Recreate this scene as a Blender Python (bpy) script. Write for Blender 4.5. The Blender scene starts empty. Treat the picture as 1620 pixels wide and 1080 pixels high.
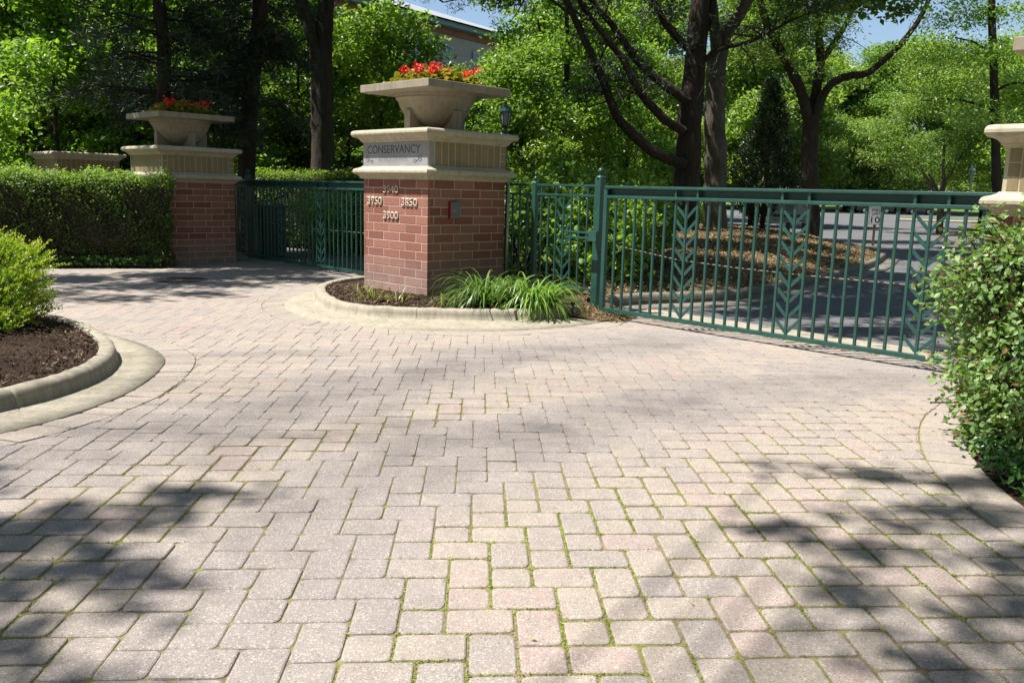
import bpy, math, random
import numpy as np
from mathutils import Vector, Matrix
R = math.radians
rng = np.random.default_rng(7)
random.seed(7)
sc = bpy.context.scene
COL = sc.collection
EL, AZ = R(64), R(98)                                  # sun height; bearing to the left of the view axis
SUN = Vector((-math.sin(AZ)*math.cos(EL), math.cos(AZ)*math.cos(EL), math.sin(EL)))

# ------------------------------------------------------------------ objects
def link(o, parent=None):
    COL.objects.link(o)
    if parent is not None: o.parent = parent
    return o
def tag(o, label=None, cat=None, group=None, kind=None):
    if label: o['label'] = label
    if cat: o['category'] = cat
    if group: o['group'] = group
    if kind: o['kind'] = kind
    return o
def thing(name, label, cat, loc=(0, 0, 0), rz=0., group=None, scale=1.):
    o = bpy.data.objects.new(name, None); o.empty_display_size = .2
    o.location = loc; o.rotation_euler = (0, 0, rz)
    o.scale = (scale,)*3 if not isinstance(scale, tuple) else scale
    link(o); return tag(o, label, cat, group)
def children(o): return [c for c in bpy.data.objects if c.parent == o]
def copy_tree(o, parent=None):
    kids = list(KIDS.get(o.name, [])) or children(o)
    c = o.copy(); link(c, parent)
    for k in kids: copy_tree(k, c)
    return c
KIDS = {}

# ------------------------------------------------------------------ mesh helpers
class MB:
    def __init__(s): s.v = []; s.f = []; s.m = []; s.c = []
    def add(s, vs, fs, m=0, c=0.5):
        b = len(s.v); s.v += [tuple(p) for p in vs]
        for f in fs: s.f.append([i+b for i in f]); s.m.append(m); s.c.append(c)
    def box(s, c, d, rz=0., m=0, col=.5, M=None):
        x, y, z = d[0]/2, d[1]/2, d[2]/2
        vs = [Vector((a*x, b*y, e*z)) for e in (-1, 1) for a, b in ((-1, -1), (1, -1), (1, 1), (-1, 1))]
        Q = Matrix.Translation(c) @ (M.to_4x4() if M else Matrix.Rotation(rz, 4, 'Z'))
        s.add([Q @ v for v in vs], [(3, 2, 1, 0), (4, 5, 6, 7), (0, 1, 5, 4), (1, 2, 6, 5), (2, 3, 7, 6), (3, 0, 4, 7)], m, col)
    def bar(s, a, b, w, h, m=0):                      # rectangular bar from a to b, w across (horizontal), h the other way
        a, b = Vector(a), Vector(b); d = (b-a).normalized()
        u = Vector((-d.y, d.x, 0))
        u = u.normalized() if u.length > 1e-4 else Vector((1, 0, 0))
        n = d.cross(u)
        vs = [p + u*sx*w/2 + n*sy*h/2 for p in (a, b) for sx, sy in ((-1, -1), (1, -1), (1, 1), (-1, 1))]
        s.add(vs, [(3, 2, 1, 0), (4, 5, 6, 7), (0, 1, 5, 4), (1, 2, 6, 5), (2, 3, 7, 6), (3, 0, 4, 7)], m)
    def tube(s, path, rad, n=8, m=0, jit=0., cap=True):
        P = [Vector(p) for p in path]; k = len(P)
        rad = list(rad) if hasattr(rad, '__len__') else [rad]*k
        prev = None; b = len(s.v); fs = []
        for i in range(k):
            t = (P[min(i+1, k-1)]-P[max(i-1, 0)]).normalized()
            if prev is None:
                u = t.cross(Vector((.31, .95, .1))).normalized()
            else:
                u = (prev - t*prev.dot(t)).normalized()
            prev = u; w = t.cross(u)
            for j in range(n):
                a = 2*math.pi*j/n; r = rad[i]*(1+jit*random.uniform(-1, 1))
                s.v.append(tuple(P[i]+u*math.cos(a)*r+w*math.sin(a)*r))
        for i in range(k-1):
            for j in range(n):
                j2 = (j+1) % n
                fs.append([b+i*n+j, b+i*n+j2, b+(i+1)*n+j2, b+(i+1)*n+j])
        if cap:
            fs.append([b+j for j in range(n)][::-1]); fs.append([b+(k-1)*n+j for j in range(n)])
        for f in fs: s.f.append(f); s.m.append(m); s.c.append(.5)
    def lathe(s, prof, n=24, c=(0, 0, 0), m=0):
        b = len(s.v)
        for r, z in prof:
            for j in range(n):
                a = 2*math.pi*j/n; s.v.append((c[0]+r*math.cos(a), c[1]+r*math.sin(a), c[2]+z))
        for i in range(len(prof)-1):
            for j in range(n):
                j2 = (j+1) % n
                s.f.append([b+i*n+j, b+i*n+j2, b+(i+1)*n+j2, b+(i+1)*n+j]); s.m.append(m); s.c.append(.5)
    def sweep_sq(s, prof, half, m=0):                 # square mouldings with mitred corners
        b = len(s.v)
        for o, z in prof:
            h = half+o
            s.v += [(-h, -h, z), (h, -h, z), (h, h, z), (-h, h, z)]
        for i in range(len(prof)-1):
            for j in range(4):
                j2 = (j+1) % 4
                s.f.append([b+i*4+j, b+i*4+j2, b+i*4+4+j2, b+i*4+4+j]); s.m.append(m); s.c.append(.5)
    def build(s, name, mats, parent=None, bevel=0., smooth=False, loc=None):
        me = bpy.data.meshes.new(name)
        me.from_pydata(s.v, [], s.f); me.update()
        if not isinstance(mats, (list, tuple)): mats = [mats]
        for m in mats: me.materials.append(m)
        me.polygons.foreach_set('material_index', s.m)
        a = me.attributes.new('v', 'FLOAT', 'FACE'); a.data.foreach_set('value', s.c)
        if smooth: me.polygons.foreach_set('use_smooth', [True]*len(me.polygons))
        o = bpy.data.objects.new(name, me)
        if loc: o.location = loc
        link(o, parent)
        if bevel:
            b = o.modifiers.new('bevel', 'BEVEL'); b.width = bevel; b.segments = 2; b.limit_method = 'ANGLE'; b.angle_limit = R(40)
        return o

def np_mesh(name, V, F, attr=None, smooth=False, mats=()):
    V = np.asarray(V, np.float32).reshape(-1, 3); F = np.asarray(F, np.int32)
    k = F.shape[1]; n = len(F)
    me = bpy.data.meshes.new(name)
    me.vertices.add(len(V)); me.vertices.foreach_set('co', V.ravel())
    me.loops.add(n*k); me.loops.foreach_set('vertex_index', F.ravel())
    me.polygons.add(n); me.polygons.foreach_set('loop_start', np.arange(n, dtype=np.int32)*k)
    me.update(calc_edges=True)
    if attr is not None:
        a = me.attributes.new('v', 'FLOAT', 'FACE'); a.data.foreach_set('value', np.asarray(attr, np.float32))
    me.polygons.foreach_set('use_smooth', np.full(n, smooth))
    for m in mats: me.materials.append(m)
    return me
def obj(name, me, parent=None, loc=None):
    o = bpy.data.objects.new(name, me)
    if loc is not None: o.location = loc
    return link(o, parent)

def nrm(a): return a/np.maximum(np.linalg.norm(a, axis=-1, keepdims=True), 1e-9)
def quads(n): return np.arange(n*4, dtype=np.int32).reshape(n, 4)
def leaf_quads(P, L, aspect=.55, up=.9, fold=.18, out=None, g=rng):
    """one folded diamond per leaf; leaf blades lean towards facing up (or towards 'out')"""
    n = len(P); L = np.broadcast_to(np.asarray(L, float), (n,))[:, None]
    N = g.normal(size=(n, 3))*.75
    N = N + (np.array([0, 0, up]) if out is None else out*up)
    N = nrm(N); D = nrm(np.cross(N, g.normal(size=(n, 3)))); S = np.cross(N, D); W = L*aspect
    V = np.stack([P, P+D*L*.45+S*W*.5+N*fold*W, P+D*L, P+D*L*.45-S*W*.5+N*fold*W], 1)
    return V.reshape(-1, 3)
OV = [(0, 0), (.18, .30), (.42, .5), (.70, .36), (1, 0)]      # ovate half outline
def ovate_leaves(P, D, N, L, W, curl=.12, fold=.22):
    """broad leaf with midrib fold: 6 quads each; returns V, F"""
    n = len(P); S = np.cross(N, D); L = L[:, None]; W = W[:, None]; vs = []
    for t, w in OV[1:4]:
        mid = P+D*L*t - N*L*curl*t*t
        vs += [mid+S*W*w+N*W*w*fold, mid, mid-S*W*w+N*W*w*fold]
    base = P; tip = P+D*L-N*L*curl
    V = np.stack([base, tip]+vs, 1).reshape(-1, 3)
    q = [(0, 3, 2, 2), ]
    f = []
    def a(i, j): return 2+i*3+j
    f += [(0, a(0, 1), a(0, 0)), (0, a(0, 2), a(0, 1))]
    for i in range(2):
        for j in range(2):
            f += [(a(i, j), a(i, j+1), a(i+1, j+1)), (a(i, j), a(i+1, j+1), a(i+1, j))]
    f += [(1, a(2, 0), a(2, 1)), (1, a(2, 1), a(2, 2))]
    f = np.array(f, np.int32); m = 11
    F = (f[None]+(np.arange(n)*m)[:, None, None]).reshape(-1, 3)
    return V, F, len(f)
def blades(base, az, length, width, lean, segs=6, g=rng, droop=1.6):
    """arching strap leaves"""
    n = len(base); t = np.linspace(0, 1, segs+1)
    h = np.stack([np.cos(az), np.sin(az), np.zeros(n)], 1); s = np.stack([-np.sin(az), np.cos(az), np.zeros(n)], 1)
    V = []
    for k, tt in enumerate(t):
        ang = lean + droop*tt**1.3
        if k == 0: pos = base.copy()
        else:
            pos = pos + (h*np.sin(angp)[:, None] + np.array([0, 0, 1])*np.cos(angp)[:, None])*(length/segs)[:, None]
        angp = ang
        w = (width*(1-tt**2.2)*(.6+.4*min(1, tt*4)))[:, None]
        V.append(pos+s*w*.5); V.append(pos-s*w*.5)
    V = np.stack(V, 1)
    f = np.array([(2*k, 2*k+1, 2*k+3, 2*k+2) for k in range(segs)], np.int32)
    F = (f[None]+(np.arange(n)*(2*segs+2))[:, None, None]).reshape(-1, 4)
    return V.reshape(-1, 3), F
def blob_points(blobs, nspray, per, spread, g=rng, shell=2.4):
    """sprays spread through a union of ellipsoids, denser towards their shells"""
    B = np.array(blobs, float); vol = B[:, 3]*B[:, 4]*B[:, 5]; w = vol**.75; w /= w.sum()
    idx = g.choice(len(B), nspray, p=w)
    d = nrm(g.normal(size=(nspray, 3))); r = g.random(nspray)**(1/shell)
    c = B[idx, :3]+d*B[idx, 3:6]*r[:, None]
    P = np.repeat(c, per, 0)+g.normal(size=(nspray*per, 3))*np.array(spread)
    tone = np.repeat(np.clip(g.normal(.5, .2, nspray)+(B[idx, 6] if B.shape[1] > 6 else 0), 0, 1), per)
    return P, np.clip(tone+g.normal(0, .16, nspray*per), 0, 1)

# ------------------------------------------------------------------ materials
def mat(name):
    m = bpy.data.materials.new(name); m.use_nodes = True; nt = m.node_tree
    for n in list(nt.nodes): nt.nodes.remove(n)
    out = nt.nodes.new('ShaderNodeOutputMaterial'); return m, nt, out
def N(nt, t, **k):
    n = nt.nodes.new(t)
    for a, b in k.items():
        if a in n.inputs: n.inputs[a].default_value = b
        else: setattr(n, a, b)
    return n
def ramp(nt, fac, stops):
    r = nt.nodes.new('ShaderNodeValToRGB'); e = r.color_ramp.elements
    while len(e) < len(stops): e.new(.5)
    for i, (p, c) in enumerate(stops):
        e[i].position = p; e[i].color = (*c, 1) if len(c) == 3 else c
    nt.links.new(fac, r.inputs[0]); return r.outputs[0]
def mix(nt, fac, a, b, mode='MIX'):
    n = nt.nodes.new('ShaderNodeMix'); n.data_type = 'RGBA'; n.blend_type = mode
    for sock, val in ((n.inputs[0], fac), (n.inputs[6], a), (n.inputs[7], b)):
        if isinstance(val, (int, float)): sock.default_value = val
        elif isinstance(val, tuple): sock.default_value = (*val, 1)
        else: nt.links.new(val, sock)
    return n.outputs[2]
def coords(nt, kind='Object', scale=(1, 1, 1)):
    tc = nt.nodes.new('ShaderNodeTexCoord'); mp = nt.nodes.new('ShaderNodeMapping'); mp.inputs['Scale'].default_value = scale
    nt.links.new(tc.outputs[kind], mp.inputs[0]); return mp.outputs[0]
def noise(nt, vec, scale, detail=4, rough=.6):
    n = N(nt, 'ShaderNodeTexNoise'); n.inputs['Scale'].default_value = scale; n.inputs['Detail'].default_value = detail; n.inputs['Roughness'].default_value = rough
    nt.links.new(vec, n.inputs['Vector']); return n.outputs[0]
def bump(nt, h, strength=.4, dist=.01):
    b = N(nt, 'ShaderNodeBump'); b.inputs['Strength'].default_value = strength; b.inputs['Distance'].default_value = dist
    nt.links.new(h, b.inputs['Height']); return b.outputs[0]
def principled(nt, out, col, rough=.8, spec=.3, normal=None, metal=0.):
    p = N(nt, 'ShaderNodeBsdfPrincipled'); p.inputs['Roughness'].default_value = rough; p.inputs['Specular IOR Level'].default_value = spec; p.inputs['Metallic'].default_value = metal
    if isinstance(col, tuple): p.inputs['Base Color'].default_value = (*col, 1)
    else: nt.links.new(col, p.inputs['Base Color'])
    if normal is not None: nt.links.new(normal, p.inputs['Normal'])
    nt.links.new(p.outputs[0], out.inputs[0]); return p
def attr(nt): 
    a = N(nt, 'ShaderNodeAttribute'); a.attribute_name = 'v'; return a.outputs['Fac']

def leaf_mat(name, stops, trans=.4, tcol=1.9, rough=.42, spec=.45, hue=.25):
    m, nt, out = mat(name)
    c = ramp(nt, attr(nt), stops)
    oi = N(nt, 'ShaderNodeObjectInfo'); hv = N(nt, 'ShaderNodeHueSaturation')
    mr = N(nt, 'ShaderNodeMapRange'); mr.inputs[3].default_value = 1-hue; mr.inputs[4].default_value = 1+hue
    nt.links.new(oi.outputs['Random'], mr.inputs[0]); nt.links.new(mr.outputs[0], hv.inputs['Value']); nt.links.new(c, hv.inputs['Color'])
    p = principled(nt, out, hv.outputs[0], rough, spec)
    t = N(nt, 'ShaderNodeBsdfTranslucent'); tc = mix(nt, 1., hv.outputs[0], (tcol*1.05, tcol*1.1, tcol*.45), 'MULTIPLY'); nt.links.new(tc, t.inputs[0])
    ms = N(nt, 'ShaderNodeMixShader'); ms.inputs[0].default_value = trans
    nt.links.new(p.outputs[0], ms.inputs[1]); nt.links.new(t.outputs[0], ms.inputs[2]); nt.links.new(ms.outputs[0], out.inputs[0])
    return m
M = {}
M['leaf'] = leaf_mat('maple_leaf', [(0, (0.053, 0.106, 0.015)), (0.5, (0.101, 0.190, 0.026)), (1, (0.220, 0.316, 0.049))])
M['leaf_light'] = leaf_mat('light_leaf', [(0, (0.088, 0.159, 0.026)), (0.5, (0.158, 0.254, 0.042)), (1, (0.280, 0.372, 0.077))])
M['locust'] = leaf_mat('locust_leaf', [(0, (0.077, 0.142, 0.027)), (0.5, (0.145, 0.234, 0.046)), (1, (0.265, 0.340, 0.086))])
M['needle'] = leaf_mat('pine_needle', [(0, (.016, .032, .016)), (.6, (.03, .055, .026)), (.93, (.055, .085, .045)), (1, (.16, .10, .045))], trans=.12, tcol=1.1, rough=.55)
M['juniper'] = leaf_mat('juniper_leaf', [(0, (.016, .036, .014)), (1, (.05, .085, .03))], trans=.12)
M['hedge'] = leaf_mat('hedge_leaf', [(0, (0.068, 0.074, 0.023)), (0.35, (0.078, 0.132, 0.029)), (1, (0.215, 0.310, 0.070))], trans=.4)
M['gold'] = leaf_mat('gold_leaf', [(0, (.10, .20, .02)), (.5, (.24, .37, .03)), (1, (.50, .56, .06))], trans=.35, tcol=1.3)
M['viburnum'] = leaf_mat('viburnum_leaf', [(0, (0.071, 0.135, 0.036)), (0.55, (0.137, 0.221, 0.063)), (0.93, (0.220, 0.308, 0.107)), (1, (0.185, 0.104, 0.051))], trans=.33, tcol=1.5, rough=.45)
M['blade'] = leaf_mat('daylily_leaf', [(0, (0.072, 0.150, 0.026)), (0.6, (0.130, 0.244, 0.046)), (1, (0.260, 0.350, 0.078))], trans=.35, tcol=1.5, rough=.38, spec=.45)
M['blade_dry'] = leaf_mat('yellowing_leaf', [(0, (.12, .19, .04)), (.55, (.26, .30, .07)), (1, (.42, .36, .13))], trans=.35, tcol=1.2)
M['cover'] = leaf_mat('vinca_leaf', [(0, (0.031, 0.091, 0.022)), (1, (0.084, 0.196, 0.049))], trans=.25, rough=.35)
M['begonia'] = leaf_mat('begonia_leaf', [(0, (.10, .15, .02)), (.6, (.28, .27, .04)), (1, (.40, .25, .07))], trans=.4, tcol=1.3)
M['petal'] = leaf_mat('red_petal', [(0, (.55, .012, .014)), (.7, (.80, .03, .035)), (1, (.85, .12, .10))], trans=.35, tcol=1.2, hue=.05)
M['moss'] = leaf_mat('moss_leaf', [(0, (.11, .155, .025)), (1, (.29, .34, .06))], trans=.25)

def bark_mat(name, a, b, sc_=1.):
    m, nt, out = mat(name)
    v = coords(nt, 'Object', (7*sc_, 7*sc_, 1.1*sc_))
    n1 = noise(nt, v, 2.2, 6, .7); n2 = noise(nt, coords(nt, 'Object'), 1.3, 3)
    c = ramp(nt, n1, [(.3, a), (.7, b)]); c = mix(nt, .35, c, ramp(nt, n2, [(.3, tuple(x*.6 for x in a)), (.7, tuple(x*1.25 for x in b))]))
    principled(nt, out, c, .92, .15, bump(nt, n1, .9, .05)); return m
M['bark'] = bark_mat('grey_bark', (.028, .023, .018), (.095, .080, .066))
M['bark_dark'] = bark_mat('dark_bark', (.022, .017, .014), (.075, .058, .046))
M['bark_pale'] = bark_mat('pale_bark', (.05, .043, .034), (.18, .155, .12))

def stone_mat(name, a, b, dirt=(.16, .14, .11), grain=170., bs=.25):
    m, nt, out = mat(name); v = coords(nt)
    g = noise(nt, v, grain, 2, .7); s = noise(nt, v, 3.2, 6, .65); st = noise(nt, coords(nt, 'Object', (9, 9, .8)), 1.7, 5, .6)
    c = ramp(nt, s, [(.3, a), (.7, b)])
    c = mix(nt, ramp(nt, st, [(.44, (0, 0, 0)), (.76, (.72, .72, .72))]), c, dirt)
    pt = noise(nt, v, 14, 5, .75); c = mix(nt, ramp(nt, pt, [(.56, (0, 0, 0)), (.72, (.45, .45, .45))]), c, dirt)
    c = mix(nt, .22, c, ramp(nt, g, [(.35, tuple(x*.55 for x in a)), (.65, tuple(min(1, x*1.35) for x in b))]))
    principled(nt, out, c, .9, .2, bump(nt, g, bs, .004)); return m
M['stone'] = stone_mat('cast_stone', (.42, .365, .265), (.52, .465, .36), (.22, .185, .13))
M['planter'] = stone_mat('planter_stone', (.28, .24, .175), (.36, .315, .24), (.15, .135, .11))
M['concrete'] = stone_mat('kerb_concrete', (.255, .226, .172), (.375, .338, .268), (.095, .083, .062), 120., .4)
M['shaded_concrete'] = stone_mat('shaded_concrete', (.13, .118, .095), (.22, .20, .165), (.06, .055, .045), 90., .4)  # kerb concrete darkened to carry the tree shade on the island kerb
M['granite'] = stone_mat('granite', (.25, .255, .265), (.35, .355, .365), (.27, .27, .275), 230., .1)
M['frieze'] = stone_mat('tan_block', (.25, .195, .105), (.33, .265, .155), (.18, .14, .08), 200.)
M['mortar_tan'] = stone_mat('tan_mortar', (.46, .40, .28), (.55, .49, .36), (.4, .34, .24), 150.)
M['mortar'] = stone_mat('brick_mortar', (.46, .40, .32), (.57, .51, .42), (.36, .30, .23), 150.)

def brick_mat():
    m, nt, out = mat('red_brick'); v = coords(nt)
    c = ramp(nt, attr(nt), [(0, (.225, .080, .055)), (.5, (.325, .130, .095)), (1, (.385, .175, .13))])
    g = noise(nt, v, 140, 3, .7); c = mix(nt, .28, c, ramp(nt, g, [(.35, (.09, .035, .03)), (.7, (.40, .21, .17))]))
    # lime bloom low down on the wall, uneven along its top
    sep = N(nt, 'ShaderNodeSeparateXYZ'); tc = N(nt, 'ShaderNodeTexCoord'); nt.links.new(tc.outputs['Object'], sep.inputs[0])
    mr = N(nt, 'ShaderNodeMapRange'); mr.inputs[1].default_value = .55; mr.inputs[2].default_value = .12; nt.links.new(sep.outputs[2], mr.inputs[0])
    mu = N(nt, 'ShaderNodeMath'); mu.operation = 'MULTIPLY'; nt.links.new(mr.outputs[0], mu.inputs[0]); nt.links.new(noise(nt, v, 6, 4), mu.inputs[1])
    c = mix(nt, mu.outputs[0], c, (.36, .29, .26))
    principled(nt, out, c, .88, .2, bump(nt, g, .4, .003)); return m
M['brick'] = brick_mat()

def paver_mat():
    m, nt, out = mat('concrete_paver'); v = coords(nt)
    a = attr(nt)
    c = ramp(nt, a, [(0, (.242, .213, .203)), (.22, (.252, .220, .207)), (.34, (.264, .229, .211)), (.5, (.286, .246, .215)), (.7, (.298, .254, .217)), (.85, (.297, .242, .216)), (1, (.304, .241, .217))])
    # fine exposed aggregate: pale and dark grains
    vo = N(nt, 'ShaderNodeTexVoronoi'); vo.inputs['Scale'].default_value = 210; nt.links.new(v, vo.inputs['Vector'])
    sp = N(nt, 'ShaderNodeSeparateColor'); nt.links.new(vo.outputs['Color'], sp.inputs[0])
    c = mix(nt, ramp(nt, sp.outputs[0], [(.84, (0, 0, 0)), (.93, (.62, .62, .62))]), c, (.50, .47, .42))
    c = mix(nt, ramp(nt, sp.outputs[1], [(.88, (0, 0, 0)), (.96, (.6, .6, .6))]), c, (.10, .085, .075))
    n1 = noise(nt, v, 1.1, 5, .6); n2 = noise(nt, v, 9., 4, .65)
    c = mix(nt, .55, c, ramp(nt, n1, [(.3, (.82, .82, .84)), (.7, (1.1, 1.08, 1.02))]), 'MULTIPLY')
    c = mix(nt, .6, c, ramp(nt, n2, [(.25, (.78, .78, .78)), (.7, (1.12, 1.11, 1.08))]), 'MULTIPLY')
    st = noise(nt, v, 2.7, 3, .5)
    c = mix(nt, ramp(nt, st, [(.66, (0, 0, 0)), (.75, (.35, .35, .35))]), c, (.15, .14, .135))
    g = noise(nt, v, 260, 2, .7)
    principled(nt, out, c, .86, .25, bump(nt, g, .5, .003)); return m
M['paver'] = paver_mat()
def joint_mat():
    m, nt, out = mat('joint_moss'); v = coords(nt)
    n1 = noise(nt, v, 2.2, 4); n2 = noise(nt, v, 45, 4, .7)
    c = ramp(nt, n2, [(.3, (.12, .09, .055)), (.7, (.26, .21, .13))])
    c = mix(nt, ramp(nt, n1, [(.44, (0, 0, 0)), (.6, (.8, .8, .8))]), c, ramp(nt, n2, [(.3, (.10, .115, .028)), (.7, (.25, .255, .07))]))
    principled(nt, out, c, .95, .1, bump(nt, n2, .8, .01)); return m
M['joint'] = joint_mat()
def mulch_mat(name, a, b, c3):
    m, nt, out = mat(name); v = coords(nt, 'Object', (1, 1.6, 1))
    vo = N(nt, 'ShaderNodeTexVoronoi'); vo.inputs['Scale'].default_value = 55; nt.links.new(v, vo.inputs['Vector'])
    sp = N(nt, 'ShaderNodeSeparateColor'); nt.links.new(vo.outputs['Color'], sp.inputs[0])
    c = ramp(nt, sp.outputs[0], [(0, a), (.6, b), (1, c3)]); n = noise(nt, v, 2.5, 4)
    c = mix(nt, .5, c, ramp(nt, n, [(.3, a), (.7, b)]))
    principled(nt, out, c, .95, .1, bump(nt, vo.outputs['Distance'], .8, .03)); return m
M['mulch'] = mulch_mat('dark_mulch', (.02, .013, .009), (.062, .040, .029), (.13, .09, .062))
M['litter'] = mulch_mat('leaf_litter', (.07, .05, .03), (.19, .135, .075), (.42, .32, .19))
M['chip'] = leaf_mat('bark_chip', [(0, (.02, .013, .009)), (.6, (.085, .056, .038)), (1, (.24, .17, .12))], trans=0., rough=.9, spec=.1)
M['straw'] = leaf_mat('dry_leaf', [(0, (.09, .06, .035)), (.6, (.24, .17, .095)), (1, (.42, .33, .20))], trans=.15, rough=.8, spec=.1)
def asphalt_mat():
    m, nt, out = mat('asphalt'); v = coords(nt)
    g = noise(nt, v, 130, 3, .7); n = noise(nt, v, .6, 5)
    c = ramp(nt, n, [(.3, (.075, .075, .080)), (.7, (.135, .134, .138))]); c = mix(nt, .4, c, ramp(nt, g, [(.3, (.035, .035, .038)), (.7, (.19, .19, .19))]))
    principled(nt, out, c, .85, .3, bump(nt, g, .5, .005)); return m
M['asphalt'] = asphalt_mat()
def grass_mat():
    m, nt, out = mat('lawn'); v = coords(nt)
    c = ramp(nt, noise(nt, v, 1.2, 6, .7), [(.3, (.05, .10, .018)), (.7, (.12, .19, .04))]); g = noise(nt, v, 60, 3)
    c = mix(nt, .5, c, ramp(nt, g, [(.3, (.03, .07, .01)), (.7, (.16, .24, .05))]))
    principled(nt, out, c, .9, .15, bump(nt, g, 1., .03)); return m
M['grass'] = grass_mat()
def ground_mat():
    m, nt, out = mat('woodland_floor'); v = coords(nt)
    c = ramp(nt, noise(nt, v, .35, 6, .7), [(.35, (.045, .032, .02)), (.5, (.07, .055, .03)), (.66, (.045, .08, .02))])
    g = noise(nt, v, 30, 4, .7); c = mix(nt, .5, c, ramp(nt, g, [(.3, (.02, .016, .01)), (.7, (.14, .12, .06))]))
    principled(nt, out, c, .95, .1, bump(nt, g, .8, .04)); return m
M['ground'] = ground_mat()
def paint(name, col, rough=.35, spec=.5, var=.25, metal=0.):
    m, nt, out = mat(name); v = coords(nt); n = noise(nt, v, 5, 5, .7)
    c = ramp(nt, n, [(.3, tuple(x*(1-var) for x in col)), (.7, tuple(x*(1+var) for x in col))])
    g = noise(nt, v, 90, 2); principled(nt, out, c, rough, spec, bump(nt, g, .06, .002), metal); return m
M['green'] = paint('green_metal_paint', (.020, .073, .059), .34, .5)
M['green_dark'] = paint('dark_green_metal', (.008, .055, .048), .4)
M['lamp'] = paint('lamp_metal', (.018, .060, .065), .4)
M['lamp_pale'] = paint('pale_lamp_metal', (.30, .38, .40), .4)
M['steel'] = paint('galvanised_steel', (.38, .40, .38), .4, .5, .2, .6)
M['box_face'] = paint('box_face', (.16, .165, .14), .45, .4, .15, .3)
M['red_paint'] = paint('red_paint', (.22, .008, .012), .4)
M['number'] = paint('number_metal', (.56, .42, .33), .5)
M['cable'] = paint('brace_cable_steel', (.20, .165, .12), .6)
M['black'] = paint('black_plastic', (.015, .015, .016), .5)
M['iron'] = paint('cast_iron', (.06, .05, .045), .6)
M['navy'] = paint('cabinet_paint', (.012, .016, .035), .4)
M['sign_white'] = paint('sign_white', (.48, .48, .46), .4, .5, .06)
M['sign_grey'] = paint('sign_grey', (.40, .41, .42), .5, .4, .08)
M['sign_black'] = paint('sign_black', (.012, .012, .012), .5)
M['sign_red'] = paint('sign_red', (.30, .05, .05), .5)
M['wood_post'] = paint('weathered_post', (.11, .075, .045), .8, .2)
M['engrave'] = paint('engraved_shade', (.085, .085, .088), .8, .2)
M['engrave_faint'] = paint('engraved_faint', (.21, .215, .23), .8, .2)
M['car_dark'] = paint('dark_car_paint', (.012, .013, .02), .2, .6)
M['car_maroon'] = paint('maroon_car_paint', (.06, .012, .014), .22, .6)
M['tyre'] = paint('tyre_rubber', (.015, .015, .015), .8, .2)
M['rim'] = paint('wheel_rim', (.62, .62, .63), .3, .5, .1, .4)
M['stucco'] = stone_mat('grey_stucco', (.40, .36, .31), (.46, .42, .365), (.33, .32, .30), 40.)
M['slate'] = stone_mat('roof_slate', (.25, .265, .285), (.33, .345, .36), (.2, .21, .23), 20.)
M['eave'] = paint('eave_paint', (.20, .33, .33), .5)
M['far_brick'] = stone_mat('far_brick', (.27, .12, .085), (.37, .18, .13), (.22, .1, .08), 12.)
def glass_mat(name, col, rough=.05):
    m, nt, out = mat(name); principled(nt, out, col, rough, .8); return m
M['pane'] = glass_mat('window_pane', (.06, .11, .19))
M['lantern_glass'] = glass_mat('lantern_glass', (.22, .24, .22), .2)
M['car_glass'] = glass_mat('car_glass', (.015, .018, .02))

# ------------------------------------------------------------------ curves in plan
def smooth(pts, n=90):
    P = np.array(pts, float); k = len(P)
    Q = np.vstack([2*P[0]-P[1], P, 2*P[-1]-P[-2]]); out = []
    for i in range(k-1):
        p0, p1, p2, p3 = Q[i], Q[i+1], Q[i+2], Q[i+3]
        for t in np.linspace(0, 1, 12, endpoint=False):
            out.append(.5*((2*p1)+(-p0+p2)*t+(2*p0-5*p1+4*p2-p3)*t*t+(-p0+3*p1-3*p2+p3)*t**3))
    out.append(P[-1]); out = np.array(out)
    L = np.r_[0, np.cumsum(np.linalg.norm(np.diff(out, axis=0), axis=1))]; s = np.linspace(0, L[-1], n)
    return np.stack([np.interp(s, L, out[:, j]) for j in range(out.shape[1])], 1)
def inside(P, poly):
    P = np.atleast_2d(P); x, y = P[:, 0], P[:, 1]; r = np.zeros(len(P), bool); q = np.array(poly)
    j = len(q)-1
    for i in range(len(q)):
        c = ((q[i, 1] > y) != (q[j, 1] > y)) & (x < (q[j, 0]-q[i, 0])*(y-q[i, 1])/(q[j, 1]-q[i, 1]+1e-12)+q[i, 0]); r ^= c; j = i
    return r
def offset(path, d):                                   # left-hand offset
    t = np.gradient(path, axis=0); t = nrm(t); return path+np.stack([-t[:, 1], t[:, 0]], 1)*d

MK = smooth([(-2.31, 13.0), (-2.52, 12.68), (-2.65, 12.23), (-2.70, 11.75), (-2.64, 11.26), (-2.47, 10.65), (-2.25, 10.15), (-2.0, 9.78), (-1.70, 9.57), (-1.40, 9.50), (-.73, 9.46), (0, 9.57), (.46, 9.80), (.80, 10.06)], 110)
MG = smooth([(-2.37, 13.36), (-2.62, 12.84), (-2.79, 12.0), (-2.89, 11.21), (-2.84, 10.51), (-2.60, 9.88), (-2.24, 9.34), (-1.74, 8.97), (-1.19, 8.79), (-.51, 8.80), (.0, 8.92), (.55, 9.22), (.95, 9.60), (1.05, 9.86)], 110)
LK = smooth([(-3.75, 4.25), (-3.40, 4.72), (-3.18, 5.16), (-3.06, 5.45), (-3.0, 5.78), (-3.0, 6.12), (-3.07, 6.47), (-3.2, 6.83), (-3.45, 7.26), (-3.82, 7.75), (-4.28, 8.22), (-4.83, 8.62), (-5.6, 8.95), (-6.6, 9.0)], 120)
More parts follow.
